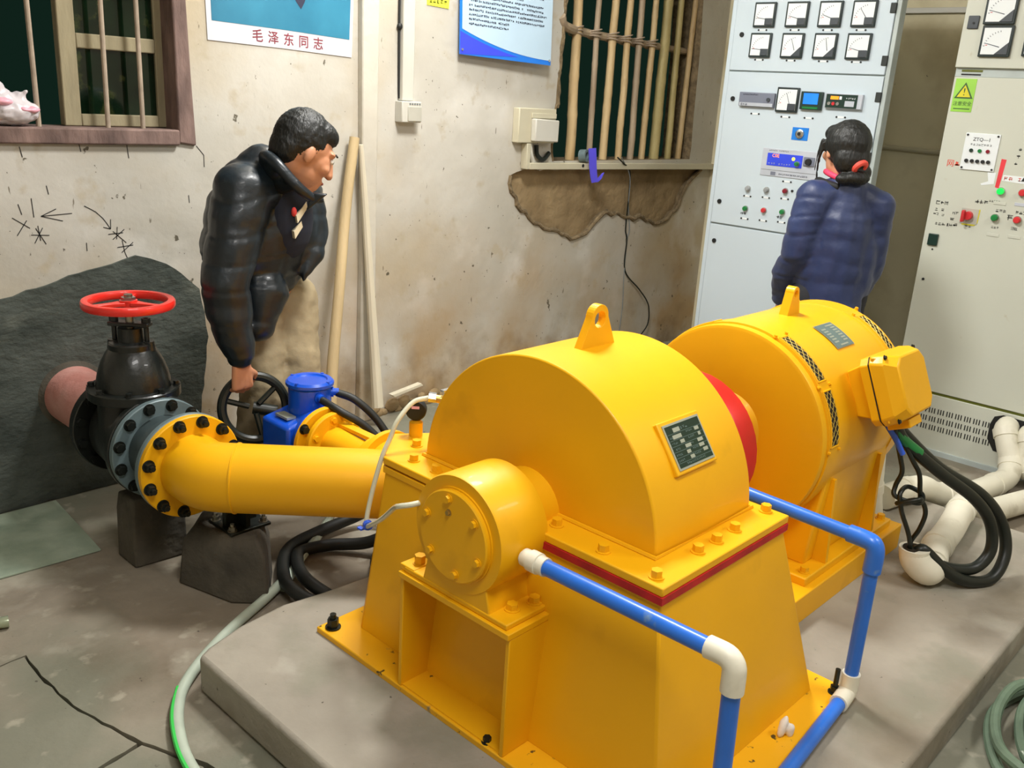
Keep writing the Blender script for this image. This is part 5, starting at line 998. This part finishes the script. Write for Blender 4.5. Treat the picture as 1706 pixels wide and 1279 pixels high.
cl = MB(); cpts = [hc+Bh @ V(q) for q in ((-.075,.045,-.125),(-.085,-.01,-.105),(-.065,-.075,-.085),(0,-.105,-.075),(.065,-.085,-.085),(.095,-.01,-.115),(.095,.06,-.125),(.085,.105,-.115))]
cl.tube(cpts, .018, 10, sub=5, rf=lambda t: .020-.010*abs(2*t-1)**3)
for q in cpts[1:6]: cl.cap(q, nk.lerp(q, .25), .020, .05)
blob(cl, 'collar', 'jacket_black', mn, .006, 4)
MB().prism([(-.03,-.03),(.04,.022),(-.02,.03)], hc+Bh @ V((.085,.085,-.125)), (.66,-.72,.1), (0,0,1), (-.02,-.02,0)).build('collar_tip', 'jacket_black', mn, bevel=.006)
# shirt in the open front: stripes and red
fr_ = V((.55,-.83,.12)); st = V((.75,.5,.35))
sf = MB(); sf.ell((1.79,2.715,1.10), (.085,.06,.14)); blob(sf, 'shirt', 'shirt_dark', mn, .006, 3)
for (p, a, m, L) in (((1.795,2.652,1.128),.5,'shirt_cream',.075),((1.782,2.650,1.075),.5,'shirt_cream',.070)):
    MB().loft([[V(p)+V((.70,.30,.55)).normalized()*x+V((-.1,-.02,.5)).normalized()*z for x, z in ((-L/2,-.013),(L/2,-.011),(L/2,.011),(-L/2,.013))], [V(p)+V((.012,.05,0))+V((.70,.30,.55)).normalized()*x+V((-.1,-.02,.5)).normalized()*z for x, z in ((-L/2,-.013),(L/2,-.011),(L/2,.011),(-L/2,.013))]]).build('shirt_stripe', m, mn)
MB().ell((1.765,2.655,1.13), (.010,.008,.016)).build('shirt_badge', 'shirt_red', mn)
tr_ = MB(); tr_.chain([hip+V((0,0,.02)), rh], [.12,.10]); tr_.chain([hip, lh], [.12,.10]); tr_.chain([rh, rk, V((1.725,2.87,.25)), ra+V((0,0,.02))], [.100,.085,.078,.070]); tr_.chain([lh, lk, V((1.875,2.86,.25)), la+V((0,0,.02))], [.100,.085,.078,.070])
blob(tr_, 'trousers', 'trouser_olive', mn, .008, 4, lambda p: .007*noise.noise(V((p.x*9, p.y*9, p.z*16)))+.004*noise.noise(p*30), 'olive brown work trousers')
for a_ in (ra, la):
    sh_ = MB(); sh_.chain([a_+V((0,.03,-.035)), a_+V((.03,-.08,-.045)), a_+V((.05,-.15,-.05))], [.045,.042,.034]); blob(sh_, 'shoe', 'shoe', mn, .008, 3)
# ---------------------------------------------------------------- woman at the control panel
wm = thing('person', 'woman in a navy jacket facing the control panel with tied hair', 'person', (3.79,1.65,0))
wc = V((3.79,1.69,1.405)); Bw = basis((.58,.81,-.06), (0,0,1)); f_ = V((.72,.69,0)); l_ = V((-.69,.72,0)); o_ = V((3.80,1.665,0))
W = lambda l, f, z: o_+l_*l+f_*f+V((0,0,z))
wn_, wl, wr_ = W(0,-.01,1.27), W(.125,-.01,1.205), W(-.135,-.01,1.185); wle, wlw = W(.165,-.02,.985), W(.150,.15,.745); wre, wrw = W(-.155,.0,.95), W(-.14,.10,.76)
whip = W(0,0,.80)
wb2 = MB(); head(wb2, wc, Bw, .98); wb2.chain([wc+V((0,0,-.05)), wn_, W(0,0,1.05), whip], [.047,.05,.085,.10]); wb2.chain([wn_, wl, wle, wlw], [.05,.042,.034,.023]); wb2.chain([wn_, wr_, wre, wrw], [.05,.042,.034,.023])
wb2.chain([W(.075,0,.78), W(.08,.01,.43), W(.08,-.02,.07)], [.075,.05,.034]); wb2.chain([W(-.075,0,.78), W(-.08,.01,.43), W(-.08,-.02,.07)], [.075,.05,.034])
hand(wb2, wlw+V((0,0,-.01)), f_*.5+V((0,0,-1)), -l_, 1, 18, .9); hand(wb2, wrw+V((0,0,-.01)), f_*.4+V((0,0,-1)), l_, -1, 18, .9)
blob(wb2, 'body', 'skin_woman', wm, .0055, 3); eyes(wc, Bw, wm, .98)
hw_ = MB(); E2(hw_, wc, Bw, (0,-.020,.030), (.089,.102,.098)); E2(hw_, wc, Bw, (0,-.062,-.030), (.078,.058,.075)); E2(hw_, wc, Bw, (0,.05,.07), (.066,.055,.042)); E2(hw_, wc, Bw, (.035,-.075,-.085), (.05,.035,.04)); E2(hw_, wc, Bw, (.01,-.105,-.105), (.055,.03,.028)); E2(hw_, wc, Bw, (-.03,-.085,-.11), (.045,.03,.024))
hw_.chain([wc+Bw @ V(q) for q in ((-.080,.03,.03),(-.088,.045,-.03),(-.083,.058,-.085),(-.076,.062,-.125))], [.010,.006,.004,.003]); hw_.chain([wc+Bw @ V(q) for q in ((-.07,.06,.04),(-.083,.07,-.02),(-.085,.075,-.08))], [.009,.005,.003])
hw_.chain([wc+Bw @ V(q) for q in ((.075,.0,.02),(.085,-.01,-.03),(.086,-.02,-.06))], [.02,.012,.006])
blob(hw_, 'hair', 'hair_black', wm, .0045, 3, lambda p: .0022*noise.noise(V((p.x*70, p.y*70, p.z*12)))+.001*noise.noise(p*90), 'black hair gathered low at the back')
MB().lathe(wc+Bw @ V((.012,-.108,-.062)), Bw @ V((.2,-.6,-.55)), [(.024+.012*math.cos(t*math.pi/5), .012*math.sin(t*math.pi/5)) for t in range(10)], 24, close=True).build('hair_tie', 'scrunchie', wm, label='coral red hair tie')
wj = MB(); wj.chain([wn_+V((0,0,-.02)), W(0,.0,1.10), W(0,.0,.93), W(0,.01,.80), W(0,.01,.74)], [.085,.135,.140,.150,.158])
wj.chain([W(.05,-.01,1.235), wl, W(.15,-.02,1.10), wle, W(.178,.06,.88), wlw+V((0,0,.02))], [.065,.082,.076,.068,.060,.050]); wj.chain([W(-.05,-.01,1.235), wr_, W(-.15,0,1.08), wre, W(-.15,.04,.86), wrw+V((0,0,.02))], [.065,.080,.072,.066,.058,.050])
wj.ell(W(.07,0,.98), (.10,.10,.24)); wj.ell(W(-.07,0,.95), (.11,.11,.26))
def fold_w(p): return .006*noise.noise(V((p.x*8, p.y*8, p.z*20)))+.004*noise.noise(V((p.x*18, p.y*18, p.z*12)))-.004*max(0, math.sin(p.z*2*math.pi/.085+4*noise.noise(p*5)))**5*(1 if (p-o_).dot(l_) > .12 else .2)
blob(wj, 'jacket', 'jacket_navy', wm, .008, 4, fold_w, 'navy blue work jacket')
cw = MB(); cw.tube([W(l, f, z) for l, f, z in ((.095,.08,1.275),(.105,.02,1.278),(.085,-.04,1.27),(.05,-.065,1.262))], .018, 10, sub=5); blob(cw, 'collar', 'collar_black', wm, .006, 3)
cw = MB(); cw.tube([W(l, f, z) for l, f, z in ((.075,.06,1.318),(.078,.0,1.312),(.045,-.05,1.297),(-.01,-.062,1.287),(-.05,-.04,1.29))], .013, 10, sub=5); blob(cw, 'inner_collar', 'collar_pink', wm, .005, 3, None, 'bright pink collar')
tw = MB(); tw.chain([W(.07,0,.80), W(.08,.01,.43), W(.08,-.02,.09)], [.098,.075,.06]); tw.chain([W(-.07,0,.80), W(-.08,.01,.43), W(-.08,-.02,.09)], [.098,.075,.06]); blob(tw, 'trousers', 'trouser_dark', wm, .009, 4, lambda p: .005*noise.noise(p*12))
for sx in (.08, -.08):
    sh_ = MB(); sh_.chain([W(sx,-.05,.045), W(sx,.06,.04), W(sx,.14,.036)], [.042,.04,.032]); blob(sh_, 'shoe', 'shoe', wm, .008, 3)
